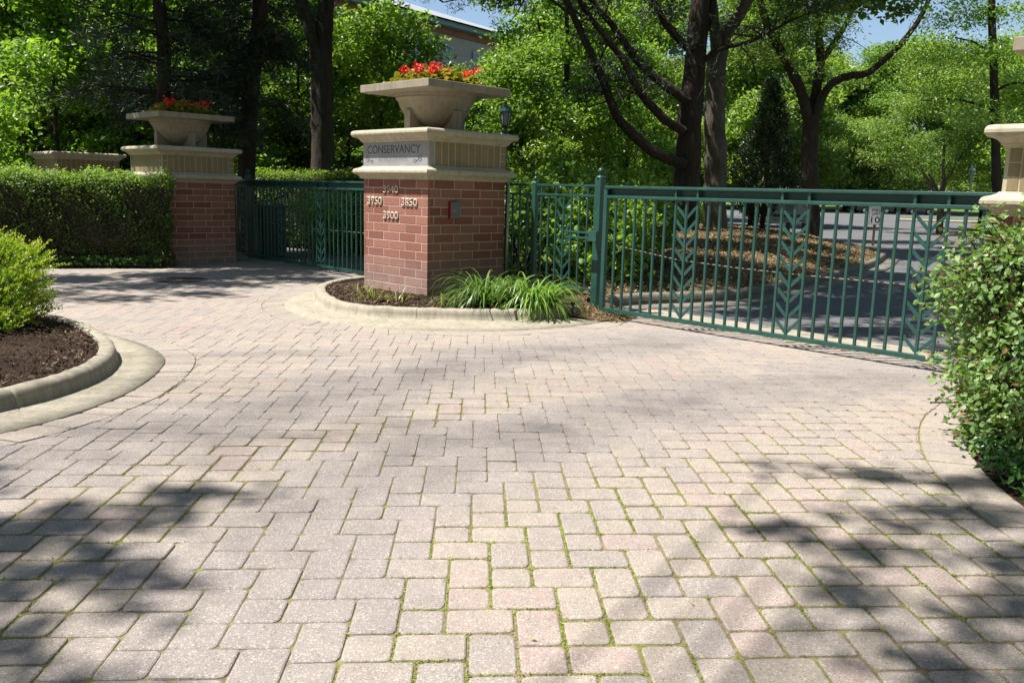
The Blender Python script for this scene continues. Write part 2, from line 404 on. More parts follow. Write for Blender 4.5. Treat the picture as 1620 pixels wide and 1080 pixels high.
LG = smooth([(-3.55, 3.75), (-3.2, 4.28), (-2.93, 4.73), (-2.80, 5.0), (-2.71, 5.32), (-2.66, 5.7), (-2.68, 6.1), (-2.76, 6.58), (-2.92, 7.04), (-3.3, 7.55), (-3.82, 8.0), (-4.4, 8.35), (-5.2, 9.0), (-6.6, 9.35)], 120)
RS = smooth([(4.2, 7.0), (3.75, 6.72), (3.36, 6.38), (3.08, 6.02), (2.84, 5.70), (2.62, 5.30), (2.44, 4.87), (2.34, 4.53), (2.29, 4.26), (2.25, 3.96), (2.23, 3.6), (2.25, 3.1), (2.35, 2.4), (2.5, 1.5)], 120)
def shrink_out(gut, d): return offset(gut, d)
MS = offset(MG, -.26); LS = offset(LG, -.24); RB = offset(RS, .27)
# orientation check: the soldier course must lie on the driveway side
if inside(MS[55:56], np.vstack([MG, [[0, 14]]]))[0]: MS = offset(MG, .26)
if inside(LS[55:56], np.vstack([LG, [[-9, 9], [-9, 3]]]))[0]: LS = offset(LG, .24)
if not inside(RB[60:61], np.vstack([RS, [[9, 1], [9, 8]]]))[0]: RB = offset(RS, -.27)

# ------------------------------------------------------------------ pavers
e1 = np.array([.159, .011]); e2 = np.array([-.007, .167]); org = np.array([-.366, 2.786])
PAVED = np.array([(-15, -2.5), (7, -2.5), (7, 4.3), (1.35, 10.35), (.9, 10.9), (-2.2, 13.95), (-5.55, 17.5), (-6.05, 16.5), (-6.3, 15.2), (-6.0, 14.6), (-7.85, 14.05), (-15, 11.9)])
main_ex = np.vstack([MS, [[1.1, 10.3], [-1.2, 13.4]]]); left_ex = np.vstack([LS, [[-15, 9.6], [-15, 3.4]]]); right_ex = np.vstack([RS, [[9, 1.5], [9, 7.3]]])
def wear_and_shade(p):                                           # wheel wear with soft tree shade painted in: greyer, tight-jointed, no moss
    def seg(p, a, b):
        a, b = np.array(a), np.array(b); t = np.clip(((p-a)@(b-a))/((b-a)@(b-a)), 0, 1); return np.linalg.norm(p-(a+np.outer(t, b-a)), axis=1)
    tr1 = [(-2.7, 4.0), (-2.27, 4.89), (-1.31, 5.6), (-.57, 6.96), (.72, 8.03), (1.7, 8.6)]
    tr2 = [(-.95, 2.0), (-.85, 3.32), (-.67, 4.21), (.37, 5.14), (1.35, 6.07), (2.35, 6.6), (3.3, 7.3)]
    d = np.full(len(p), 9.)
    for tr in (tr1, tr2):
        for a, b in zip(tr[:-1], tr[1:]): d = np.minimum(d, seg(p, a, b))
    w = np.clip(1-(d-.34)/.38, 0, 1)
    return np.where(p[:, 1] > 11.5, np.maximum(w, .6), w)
def fieldnoise(p): return np.sin(p[:, 0]*1.7+p[:, 1]*.9)+np.sin(p[:, 0]*.8-p[:, 1]*1.9+1.3)+.6*np.sin(p[:, 0]*3.1+2+p[:, 1]*2.3)
def clip_half(poly, a, n):                             # keep (p-a).n >= 0
    out = []; k = len(poly)
    for i in range(k):
        p, q = poly[i], poly[(i+1) % k]; dp, dq = (p-a)@n, (q-a)@n
        if dp >= 0: out.append(p)
        if (dp > 0) != (dq > 0) and dp*dq < 0: out.append(p+(q-p)*(dp/(dp-dq)))
    return out
class Slabs:
    def __init__(s): s.V = []; s.F4 = []; s.F = []; s.c = []; s.n = 0
    def add(s, poly, z, col, gap, near, tilt):
        P = np.array(poly); k = len(P); c0y = P[:, 1].mean()
        prv, nxt = np.roll(P, 1, 0), np.roll(P, -1, 0)
        a, b = nrm(P-prv), nrm(nxt-P)
        ln = np.minimum(np.linalg.norm(P-prv, axis=1), np.linalg.norm(nxt-P, axis=1))
        if ln.min() < .012:                            # merge slivers
            keep = ln >= .0
            keep[np.argmin(ln)] = False
            if keep.sum() < 3: return
            return s.add(P[keep], z, col, gap, near, tilt)
        na, nb = np.stack([-a[:, 1], a[:, 0]], 1), np.stack([-b[:, 1], b[:, 0]], 1)
        bis = (na+nb)/np.maximum(1+(na*nb).sum(1), .35)[:, None]
        O = P+bis*gap/2
        if near:
            r = .018*np.minimum(1, ln/.05)[:, None]*rng.uniform(.6, 1.7, (k, 1))
            ring = np.stack([O-a*r, O+(b-a)*r*.29, O+b*r], 1).reshape(-1, 2)
            A2 = np.repeat(bis, 3, 0); ins = .0072 if c0y < 4.6 else .004
        else:
            ring = O; A2 = bis; ins = .003
        m = len(ring); c0 = P.mean(0); dz = 1. if c0y < 4.6 else .45
        def zz(q, d): return np.c_[q, z+(q-c0)@tilt+d]
        top = ring+A2*ins
        if near:
            mid = ring+A2*ins*.3
            L = [zz(top, 0), zz(mid, -.0028*dz), zz(ring, -.009*dz), zz(ring, -.035)]
        else:
            L = [zz(top, 0), zz(ring, -.0025), zz(ring, -.035)]
        base = s.n; s.V += L; s.n += m*len(L)
        s.F.append([base+i for i in range(m)]); s.c.append(col)
        for r_ in range(len(L)-1):
            for i in range(m):
                j = (i+1) % m
                s.F.append([base+(r_+1)*m+i, base+(r_+1)*m+j, base+r_*m+j, base+r_*m+i]); s.c.append(col)
    def build(s, name, m):
        me = bpy.data.meshes.new(name); me.from_pydata(np.vstack(s.V).tolist(), [], s.F); me.update()
        a = me.attributes.new('v', 'FLOAT', 'FACE'); a.data.foreach_set('value', s.c); me.materials.append(m)
        return tag(obj(name, me), kind='structure')
pav = Slabs()
rects = []
A_, B_ = 3.5*e1-.5*e2, -e1-e2
for i in range(-40, 46):
    for j in range(-105, 60):
        o = org+A_*i+B_*j
        if not (-15.5 < o[0] < 7.5 and -3 < o[1] < 18): continue
        for (x, y, w, h) in ((0, 0, 1, 1), (1, 0, 1.5, 1), (2.5, 0, 1, 1.5)):
            tl = o+e1*x-e2*y
            rects.append([tl-e2*h, tl-e2*h+e1*w, tl+e1*w, tl])
rects = np.array(rects); cen = rects.mean(1)
ok = inside(cen, PAVED); rects, cen = rects[ok], cen[ok]
def clip_by(poly, c, curve, ex, keep_out=True):
    d = np.linalg.norm(curve-c, axis=1); i = int(np.argmin(d))
    if d[i] > .22: return None if inside(c[None], ex)[0] else poly
    t = nrm(curve[min(i+1, len(curve)-1)]-curve[max(i-1, 0)]); n = np.array([-t[1], t[0]])
    test = curve[i]+n*.03
    if inside(test[None], ex)[0]: n = -n
    return clip_half(poly, curve[i], n)
W_ = wear_and_shade(cen); FN = fieldnoise(cen)
for q, c, w, fn in zip(rects, cen, W_, FN):
    if c[1] < 1.2 and abs(c[0]) > 9: continue
    poly = list(q)
    for cv, ex in ((MS, main_ex), (LS, left_ex), (RS, right_ex)):
        poly = clip_by(poly, c, cv, ex)
        if not poly or len(poly) < 3: poly = None; break
    if not poly: continue
    pp = np.array(poly); area = .5*abs(np.dot(pp[:, 0], np.roll(pp[:, 1], 1))-np.dot(pp[:, 1], np.roll(pp[:, 0], 1)))
    if area < .0015: continue
    t_ = rng.choice([rng.uniform(.30, .42), rng.uniform(.42, .74), rng.uniform(.78, 1.0)], p=[.16, .56, .28] if fn > -.3 else [.28, .48, .24])
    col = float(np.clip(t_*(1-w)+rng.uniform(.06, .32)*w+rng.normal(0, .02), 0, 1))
    gap = rng.uniform(.001, .0035) if w > .5 or c[1] > 6 else rng.uniform(.007, .012)
    kz = 1. if c[1] < 5 else .55
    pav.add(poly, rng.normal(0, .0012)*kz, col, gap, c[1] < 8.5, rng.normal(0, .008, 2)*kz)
def soldier(outer, inner, width, c0=.5):
    L = np.r_[0, np.cumsum(np.linalg.norm(np.diff(outer, axis=0), axis=1))]; s = 0
    while s < L[-1]-width:
        u = [np.interp([s, s+width], L, outer[:, k]) for k in (0, 1)]; f = np.array([s, s+width])/L[-1]*(len(inner)-1)
        v = [np.interp(f, np.arange(len(inner)), inner[:, k]) for k in (0, 1)]
        poly = np.array([(u[0][0], u[1][0]), (u[0][1], u[1][1]), (v[0][1], v[1][1]), (v[0][0], v[1][0])])
        if np.cross(poly[1]-poly[0], poly[2]-poly[1]) < 0: poly = poly[::-1]
        col = np.clip(c0+rng.uniform(-.15, .2), 0, 1)
        pav.add(poly, rng.normal(.001, .0012), col, rng.uniform(.004, .009), poly[0][1] < 8.5, rng.normal(0, .007, 2)); s += width
soldier(MS, MG, .165, .55); soldier(LS, LG, .165, .52); soldier(RS, RB, .20, .55)
pav.build('driveway_pavers', M['paver'])
jb = MB(); jb.add([(x, y, -.0065) for x, y in PAVED], [list(range(len(PAVED)))]); tag(jb.build('driveway_bed', M['joint']), kind='structure')

# moss and tiny weeds in the joints
gp = []
near = [(q, w, f) for q, c, w, f in zip(rects, cen, W_, FN) if c[1] < 7.2 and abs(c[0]) < .62*c[1]+1.2 and not inside(c[None], left_ex)[0] and not inside(c[None], right_ex)[0]]
for q, w, f in near:
    for k in range(4):
        dens = max(0, (1-w*1.15))*(.75+.35*f)
        if dens <= .05: continue
        a, b = q[k], q[(k+1) % 4]; n = rng.poisson(max(0, (36 if q[0][1] < 4.2 else 12)*dens*np.linalg.norm(b-a)/.16*rng.choice([.1, .6, 2.0], p=[.4, .4, .2])))
        t = rng.random(n)[:, None]
        gp.append(np.c_[a+(b-a)*t+rng.normal(0, .0025, (n, 2)), rng.uniform(-.008, .001, n)])
    if rng.random() < .10*(1-w):
        n = 14; gp.append(np.c_[q[0]+rng.normal(0, .007, (n, 2)), rng.uniform(-.004, .008, n)])
gp = np.vstack(gp); V = leaf_quads(gp, rng.uniform(.004, .010, len(gp)), .7, .8)
tag(obj('joint_moss', np_mesh('joint_moss', V, quads(len(gp)), rng.random(len(gp)), mats=[M['moss']])), 'yellow-green moss and tiny weeds growing in the paver joints', 'moss', kind='stuff')
# fallen bits on the paving
n = 90; p = np.c_[rng.uniform(-3, 3.2, n), rng.uniform(2.4, 9.5, n), np.full(n, .004)]
p = p[~inside(p[:, :2], left_ex) & ~inside(p[:, :2], right_ex) & ~inside(p[:, :2], main_ex)]
V = leaf_quads(p, rng.uniform(.008, .022, len(p)), .5, 3.)
tag(obj('leaf_debris', np_mesh('leaf_debris', V, quads(len(p)), rng.uniform(.3, 1, len(p)), mats=[M['blade_dry']])), 'scattered tiny fallen leaves and seeds lying on the pavers', 'leaf litter', kind='stuff')

# ------------------------------------------------------------------ kerbs with gutters, beds
def kerb(name, base, gut, h=.13, w=.155, m='concrete'):
    prof = [(-.0, .016), (.012, h*.55), (.022, h*.8), (.040, h*.95), (.065, h), (w-.025, h), (w-.008, h*.94), (w, h*.82), (w, -.05)]
    n = len(base); t = nrm(np.gradient(base, axis=0)); nn = np.stack([-t[:, 1], t[:, 0]], 1)
    if ((gut-base)*nn).sum() > 0: nn = -nn
    jt = np.zeros(n); jt[[int(n*q) for q in (.17, .36, .52, .69, .86)]] = 1
    for i in np.nonzero(jt)[0]:
        for a, b in ((-2, -.022), (2, .022), (-1, -.008), (1, .008)): base[i+a] = base[i]+t[i]*b; gut[i+a] = gut[i]+nrm(gut[i+a]-gut[i])*abs(b)
    rows = []
    rows.append(np.c_[gut, np.full(n, -.03)]); rows.append(np.c_[gut, np.full(n, .008)]); rows.append(np.c_[gut+(base-gut)*.5, np.full(n, .010)])
    rows.append(np.c_[base-nn*.02, np.full(n, .012)-jt*.006])
    wob = rng.normal(0, .003, n)
    for o, z in prof: rows.append(np.c_[base+nn*(o+.012*jt*(o < .05))[:, None], np.full(n, z)+(wob-.014*jt)*(z > .05)])
    Vv = np.stack(rows, 1); k = len(rows)
    F = [(i*k+j, (i+1)*k+j, (i+1)*k+j+1, i*k+j+1) for i in range(n-1) for j in range(k-1)]
    me = np_mesh(name, Vv.reshape(-1, 3), F, smooth=True, mats=[M[m]])
    return tag(obj(name, me), kind='structure'), base+nn*w
_, MI = kerb('planting_kerb', MK, MG); _, LI = kerb('planting_kerb', LK, LG, .135, .145)
def bed(name, outline, m, z0, mound, centre, rings=10, kind='structure', amp=.012, prof=.8):
    outline = np.array(outline); c = np.array(centre); n = len(outline); V = []
    for r in range(rings+1):
        f = 1-r/rings*.999; q = c+(outline-c)*f
        z = z0+mound*(1-f**2)**prof+(rng.normal(0, amp, n) if r else 0)
        V.append(np.c_[q, np.broadcast_to(z, n)])
    F = [(r*n+i, r*n+(i+1) % n, (r+1)*n+(i+1) % n, (r+1)*n+i) for r in range(rings) for i in range(n)]
    return tag(obj(name, np_mesh(name, np.vstack(V), F, smooth=True, mats=[m])), kind=kind)
def scatter_in(poly, n, lo, hi):
    p = np.c_[rng.uniform(lo[0], hi[0], n), rng.uniform(lo[1], hi[1], n)]; return p[inside(p, poly)]
def chips(name, label, p, z, size, m, aspect=.3):
    P = np.c_[p, z+rng.uniform(0, .014, len(p))]; V = leaf_quads(P, rng.uniform(size*.5, size*1.4, len(P)), aspect, 1.3, .1)
    return tag(obj(name, np_mesh(name, V, quads(len(P)), rng.random(len(P)), mats=[m])), label, 'mulch', kind='stuff')
main_bed = np.vstack([MI, [[.78, 10.35], [.2, 11.3], [-1.1, 12.7], [-1.9, 13.2]]])
bed('planting_bed', main_bed, M['mulch'], .085, .03, (-1.0, 10.6))
chips('mulch_chips', 'loose bark mulch around the foot of the numbered brick pillar', scatter_in(main_bed, 9000, (-2.8, 9.3), (.9, 12)), .105, .045, M['chip'])
left_bed = np.vstack([LI, [[-8, 8.6], [-8, 5], [-5, 3.9]]])
bed('planting_bed', left_bed, M['mulch'], .115, .06, (-4.8, 6.6))
chips('mulch_chips', 'dark bark mulch in the round kerbed bed under the golden shrub', scatter_in(left_bed, 16000, (-5.6, 4), (-2.9, 9)), .135, .04, M['chip'])
right_bed = np.vstack([RB, [[8, 1.5], [8, 6.2], [5.2, 6.1]]])
bed('planting_bed', right_bed, M['mulch'], -.004, .06, (5.2, 4.6))
chips('mulch_chips', 'brown mulch and twigs below the big leafy shrub', scatter_in(right_bed, 7000, (2.3, 2.5), (4.5, 6.5)), .02, .04, M['chip'])

# ------------------------------------------------------------------ ground, roads, island
gb = MB(); gb.add([(-400, -60, -.06), (400, -60, -.06), (400, 700, -.06), (-400, 700, -.06)], [(0, 1, 2, 3)]); tag(gb.build('ground', M['ground']), kind='structure')
isl_front = smooth([(1.05, 10.72), (1.3, 10.95), (1.75, 11.31), (2.5, 11.66), (3.35, 12.25), (4.25, 13.4), (5.29, 14.76), (6.39, 16.39), (7.85, 18.74), (9.0, 20.9), (9.75, 22.6), (9.9, 24.4), (9.9, 27), (10.6, 30), (10.9, 32.5), (9.5, 35), (6, 36.5)], 150)
isl = np.vstack([isl_front, [[0, 36], [-4, 30], [-4, 22], [-2, 15.5], [-.9, 13.4], [.2, 11.8]]])
apr = MB(); apr.add([(.95, 10.5, -.008), (5.6, 5.6, -.008), (6.3, 6.1, -.008), (1.75, 11.1, -.008)], [(0, 1, 2, 3)]); tag(apr.build('concrete_apron', M['concrete']), kind='structure')
rd = MB(); road_poly = [(1.4, 11.0), (6.2, 5.9), (14, 9), (19, 22), (23, 38), (30, 52), (52, 58), (90, 62), (90, 98), (-30, 98), (-30, 72), (6, 60), (11.4, 42), (11.2, 33), (5, 20)]
rd.add([(x, y, -.018) for x, y in road_poly], [list(range(len(road_poly)))]); tag(rd.build('road', M['asphalt']), kind='structure')
lr_ = MB(); lp = [(-5.6, 17.1), (-2.2, 13.4), (-1.4, 14.6), (-2.6, 18.5), (-8, 22.5), (-16, 23), (-16, 19)]
lr_.add([(x, y, -.022) for x, y in lp], [list(range(len(lp)))]); tag(lr_.build('side_road', M['asphalt']), kind='structure')
lw = MB(); lw.add([(-60, 99, -.02), (130, 99, -.02), (140, 170, 1.), (-60, 170, 1.)], [(0, 1, 2, 3)])
tag(lw.build('lawn', M['grass']), kind='structure')
lw2 = MB(); g2 = [(14.2, 9), (40, 9), (90, 40), (90, 61.5), (52, 57.5), (30, 51.5), (23.2, 38), (19.2, 22)]
lw2.add([(x, y, .04) for x, y in g2], [list(range(len(g2)))]); tag(lw2.build('lawn', M['grass']), kind='structure')
is2 = MB(); g3 = [(29.5, 66), (34, 64.6), (60, 66), (60, 74), (33, 73)]
is2.add([(x, y, .12) for x, y in g3]+[(x, y, -.02) for x, y in g3], [list(range(5))]+[(i, i+5, (i+1) % 5+5, (i+1) % 5) for i in range(5)]); tag(is2.build('grass_island', M['grass']), kind='structure')
ik = MB(); ik.tube([(x, y, .03) for x, y in [(29.3, 66), (33.9, 64.4), (60, 65.8)]], .14, 6); tag(ik.build('grass_island_kerb', M['concrete']), kind='structure')
bed('mulch_island', isl, M['litter'], .07, .50, (3.6, 22), 16, amp=.03, prof=.75)
_, _ii = kerb('island_kerb', isl_front, offset(isl_front, -.3) if not inside(offset(isl_front, -.3)[40:41], isl)[0] else offset(isl_front, .3), .15, .16, 'shaded_concrete')
p = scatter_in(isl, 90000, (0, 11), (11, 34)); ce = np.array([3.6, 22])
tv = p-ce                                               # height of the mound under each leaf
ang = np.arctan2(isl[:, 1]-22, isl[:, 0]-3.6); od = np.linalg.norm(isl-ce, axis=1); so = np.argsort(ang)
f = np.linalg.norm(tv, axis=1)/np.interp(np.arctan2(tv[:, 1], tv[:, 0]), ang[so], od[so], period=2*math.pi)
p = p[f < .985]; f = f[f < .985]
chips('fallen_leaves', 'dry tan leaf litter covering the raised mulch island behind the gate', p, .09+.50*np.maximum(0, 1-f**2)**.75, .055, M['straw'], .5)
n = 1500; p = np.c_[rng.uniform(.45, 1.35, n), rng.uniform(9.7, 10.75, n)]
p = p[np.abs((p[:, 0]-.9)*.69+(p[:, 1]-10.25)*.72) < .33]
chips('fallen_leaves', 'straw-coloured leaf litter around the foot of the gate post', p, .07-.06*np.clip((10.2-p[:, 1])/.5, 0, 1), .05, M['straw'], .35)
fb = MB(); fb.add([(.5, 9.95, .06), (.98, 9.72, .012), (1.5, 10.1, .012), (1.2, 10.9, .08), (.6, 11, .09)], [(0, 1, 2, 3, 4)]); tag(fb.build('post_bed', M['litter']), kind='structure')

# ------------------------------------------------------------------ brick pillars
HALF = .67; CRS = .1118; NB = 13; BL = .335
def on_face(k):                                         # matrix: u along, outwards, up -> local; face 0 = the one looking left-front (-x)
    # u runs left to right as seen from outside
    ex = [Vector((0, -1, 0)), Vector((1, 0, 0)), Vector((0, 1, 0)), Vector((-1, 0, 0))][k]; nx = [Vector((-1, 0, 0)), Vector((0, -1, 0)), Vector((1, 0, 0)), Vector((0, 1, 0))][k]
    return ex, nx
def face_box(mb, k, u0, u1, z0, z1, d0, d1, m=0, col=.5, half=HALF):
    ex, nx = on_face(k)
    P = lambda u, d, z: ex*(u-half)+nx*(half+d)+Vector((0, 0, z))
    vs = [P(u0, d0, z0), P(u1, d0, z0), P(u1, d1, z0), P(u0, d1, z0), P(u0, d0, z1), P(u1, d0, z1), P(u1, d1, z1), P(u0, d1, z1)]
    e = .003; w = [P(u0+e, d1, z0+e), P(u1-e, d1, z0+e), P(u1-e, d1, z1-e), P(u0+e, d1, z1-e)]
    b = [P(u0, d1-e, z0), P(u1, d1-e, z0), P(u1, d1-e, z1), P(u0, d1-e, z1)]
    i = [P(u0, d0, z0), P(u1, d0, z0), P(u1, d0, z1), P(u0, d0, z1)]
    V = w+b+i; F = [(0, 1, 2, 3)]
    for r in (0, 4):
        for j in range(4):
            j2 = (j+1) % 4; F.append((r+4+j, r+4+j2, r+j2, r+j))
    mb.add(V, F, m, col)
CAPZ = NB*CRS
LOWER = [(-.02, 0), (.022, 0), (.034, .006), (.040, .026), (.058, .048), (.083, .058), (.096, .066), (.105, .082), (.105, .104), (.097, .122), (.080, .132), (.050, .140), (.024, .152), (.012, .166), (-.02, .167)]
UPPER = [(-.02, .466), (.010, .466), (.016, .480), (.030, .486), (.034, .500), (.052, .520), (.078, .532), (.100, .538), (.112, .548), (.120, .566), (.120, .588), (.112, .606), (.098, .616), (.070, .622), (-.55, .630), (-.669, .630)]
def make_pillar(name, label, x, y, z=0., plate=False, rz=R(45.5)):
    t = thing(name, label, 'pillar', (x, y, z), rz)
    s = MB(); s.box((0, 0, CAPZ/2-.1), (HALF*2-.007, HALF*2-.007, CAPZ+.2), m=1)
    for k in range(4):
        for r in range(NB):
            z0 = (NB-1-r)*CRS; pcs = (.30, 1, 1, 1, .70) if r % 2 == 0 else (.64, 1, 1, 1, .36); u = 0
            for i, w in enumerate(pcs):
                a = .042 if i == 0 else u+.0056; b = HALF*2 if i == 4 else u+w*BL-.0056
                face_box(s, k, a, b, z0+.0056, z0+CRS-.0056, -.04, random.uniform(-.0006, .0006), 0, random.random()); u += w*BL
    s.build('brick_shaft', [M['brick'], M['mortar']], t)
    pl = MB(); pl.box((0, 0, -.07), (HALF*2+.05, HALF*2+.05, .14)); pl.build('plinth', M['concrete'], t, bevel=.008)
    l = MB(); l.sweep_sq([(o, q+CAPZ) for o, q in LOWER], HALF); o = l.build('lower_moulding', M['stone'], t, smooth=False)
    u_ = MB(); u_.sweep_sq([(o, q+CAPZ) for o, q in UPPER], HALF); u_.build('cornice', M['stone'], t)
    f = MB(); f.box((0, 0, CAPZ+.3165), (HALF*2-.003, HALF*2-.003, .302), m=1)
    z0, z1 = CAPZ+.1675, CAPZ+.4655
    for k in range(4):
        if plate and k == 0: continue
        start = .10 if (plate and k == 1) else 0
        hz = (z1-z0)/3
        ends = [(1.24, 1.34)] if start else [(0, .105), (1.235, 1.34)]
        if start: face_box(f, k, .016, .095, z0, z1, -.03, .004, 2)
        for a, b in ends:
            for i in range(3): face_box(f, k, a+(.026 if a == 0 else .004), b-.004, z0+i*hz+.004, z0+(i+1)*hz-.004, -.025, random.uniform(.0, .002), 0, random.random())
        n = 10 if start else 11; a0, a1 = (.105, 1.235); w = (a1-a0)/n
        for i in range(n): face_box(f, k, a0+i*w+.004, a0+(i+1)*w-.004, z0+.002, z1-.002, -.025, random.uniform(0, .002), 0, random.random())
    f.build('frieze', [M['frieze'], M['mortar_tan'], M['granite']], t)
    return t
def local_mesh_on_face(me, k, u, z, d, half=HALF):
    ex, nx = on_face(k); Mx = Matrix((( ex.x, 0, nx.x, 0), (ex.y, 0, nx.y, 0), (0, 1, 0, 0), (0, 0, 0, 1)))
    T = Matrix.Translation(ex*(u-half)+nx*(half+d)+Vector((0, 0, z)))
    me.transform(T @ Mx)
def text_mesh(s, h, width=None, ext=.004, bold=0.):
    cu = bpy.data.curves.new('lettering', 'FONT'); cu.body = s; cu.align_x = 'CENTER'; cu.align_y = 'CENTER'; cu.size = 1.; cu.extrude = 0.; cu.offset = bold
    o = bpy.data.objects.new('lettering', cu); COL.objects.link(o); bpy.context.view_layer.update()
    dg = bpy.context.evaluated_depsgraph_get(); me0 = bpy.data.meshes.new_from_object(o.evaluated_get(dg)); bpy.data.objects.remove(o)
    V = np.array([v.co for v in me0.vertices]); V[:, :2] -= (V[:, :2].max(0)+V[:, :2].min(0))/2
    sy = h/(V[:, 1].max()-V[:, 1].min()); sx = width/(V[:, 0].max()-V[:, 0].min()) if width else sy
    for v, c in zip(me0.vertices, V): v.co = (c[0]*sx, c[1]*sy, 0)
    import bmesh
    bm = bmesh.new(); bm.from_mesh(me0); bmesh.ops.remove_doubles(bm, verts=bm.verts, dist=1e-5)
    r = bmesh.ops.extrude_face_region(bm, geom=bm.faces[:])
    bmesh.ops.translate(bm, verts=[v for v in r['geom'] if isinstance(v, bmesh.types.BMVert)], vec=(0, 0, ext))
    bmesh.ops.recalc_face_normals(bm, faces=bm.faces[:]); bm.to_mesh(me0); bm.free(); me0.materials.clear(); return me0
CA, SA = math.cos(R(45.5)), math.sin(R(45.5))
def centre_from_near(x, y): return x+HALF*(CA-SA), y+HALF*(SA+CA)
MX, MY = centre_from_near(-1.085, 10.70); MZ = .11
main = make_pillar('gate_pillar', 'red brick gate pillar with four house numbers and a carved granite name plate', MX, MY, MZ, plate=True)
pm = MB(); face_box(pm, 0, -.001, 1.334, CAPZ+.1675, CAPZ+.4655, -.09, .004); name_plate = pm.build('name_plate', M['granite'], main)
def face_text(s, parent, name, m, k, u, z, d, h, w, ext, bold=0.):
    me = text_mesh(s, h, w, ext, bold); local_mesh_on_face(me, k, u, z, d); me.materials.append(m); return obj(name, me, parent)
face_text('CONSERVANCY', name_plate, 'carved_lettering', M['engrave'], 0, .645, CAPZ+.375, .0042, .105, 1.10, .0015)
face_text('AT NORTH PARK', name_plate, 'carved_lettering', M['engrave_faint'], 0, .645, CAPZ+.255, .0042, .075, .62, .001)
for sx in (-1, 1):                                      # tulip outlines at the plate ends
    tb = MB()
    def pp(a, b): ex, nx = on_face(0); return ex*(.645+sx*.49+a*sx-HALF)+nx*(HALF+.0055)+Vector((0, 0, CAPZ+.255+b))
    lo = [(.055+.034*math.cos(a), .010+.040*math.sin(a)) for a in np.linspace(0, 2*math.pi, 14)]
    tb.tube([pp(a, b) for a, b in lo], .0022, 5)
    tb.tube([pp(a, b) for a, b in [(.03, .0), (.0, -.02), (-.03, -.03)]], .0022, 5)
    tb.tube([pp(-.045+.026*math.cos(a), -.03+.018*math.sin(a)) for a in np.linspace(0, 2*math.pi, 12)], .002, 5)
    tb.tube([pp(a, b) for a, b in [(.045, .002), (.06, .012), (.052, .022)]], .005, 5)
    tb.build('flower_emblem', M['engrave'], name_plate)
for s, u, dz in (('3940', .60, 1.15), ('3950', .255, 2.55), ('3850', .985, 2.55), ('3900', .60, 4.15)):
    face_text(s, main, 'house_number', M['number'], 0, u, CAPZ-dz*CRS, .004, .104, .315, .009, .012)['label'] = 'raised cream house number '+s
kb = MB(); face_box(kb, 1, .335, .50, CAPZ-4.25*CRS, CAPZ-2.35*CRS, -.01, .045); box = kb.build('key_box', M['red_paint'], main)
kd = MB(); face_box(kd, 1, .338, .497, CAPZ-4.22*CRS, CAPZ-2.38*CRS, .0455, .056); kd.build('box_door', M['box_face'], box, bevel=.004)
kk = MB(); ex, nx = on_face(1); kk.tube([ex*(.39-HALF)+nx*(HALF+.05)+Vector((0, 0, CAPZ-3.35*CRS)), ex*(.39-HALF)+nx*(HALF+.062)+Vector((0, 0, CAPZ-3.35*CRS))], .011, 10); kk.build('keyhole', M['steel'], box)
LX, LY = centre_from_near(-6.15, 15.10); leftp = make_pillar('gate_pillar', 'shaded red brick gate pillar between the clipped hedge and the far gate', LX, LY, 0)
RX, RY = -9.95, 19.75; make_pillar('gate_pillar', 'farthest brick pillar, only its stone cap showing above the clipped hedge', RX, RY, -.03)
# right pillar: its far-left corner stands behind the leafy shrub
QX, QY = 3.40+HALF*(SA+CA), 6.10+HALF*(SA-CA); rightp = make_pillar('gate_pillar', 'brick pillar behind the large leafy shrub at the picture edge', QX, QY, -.085)

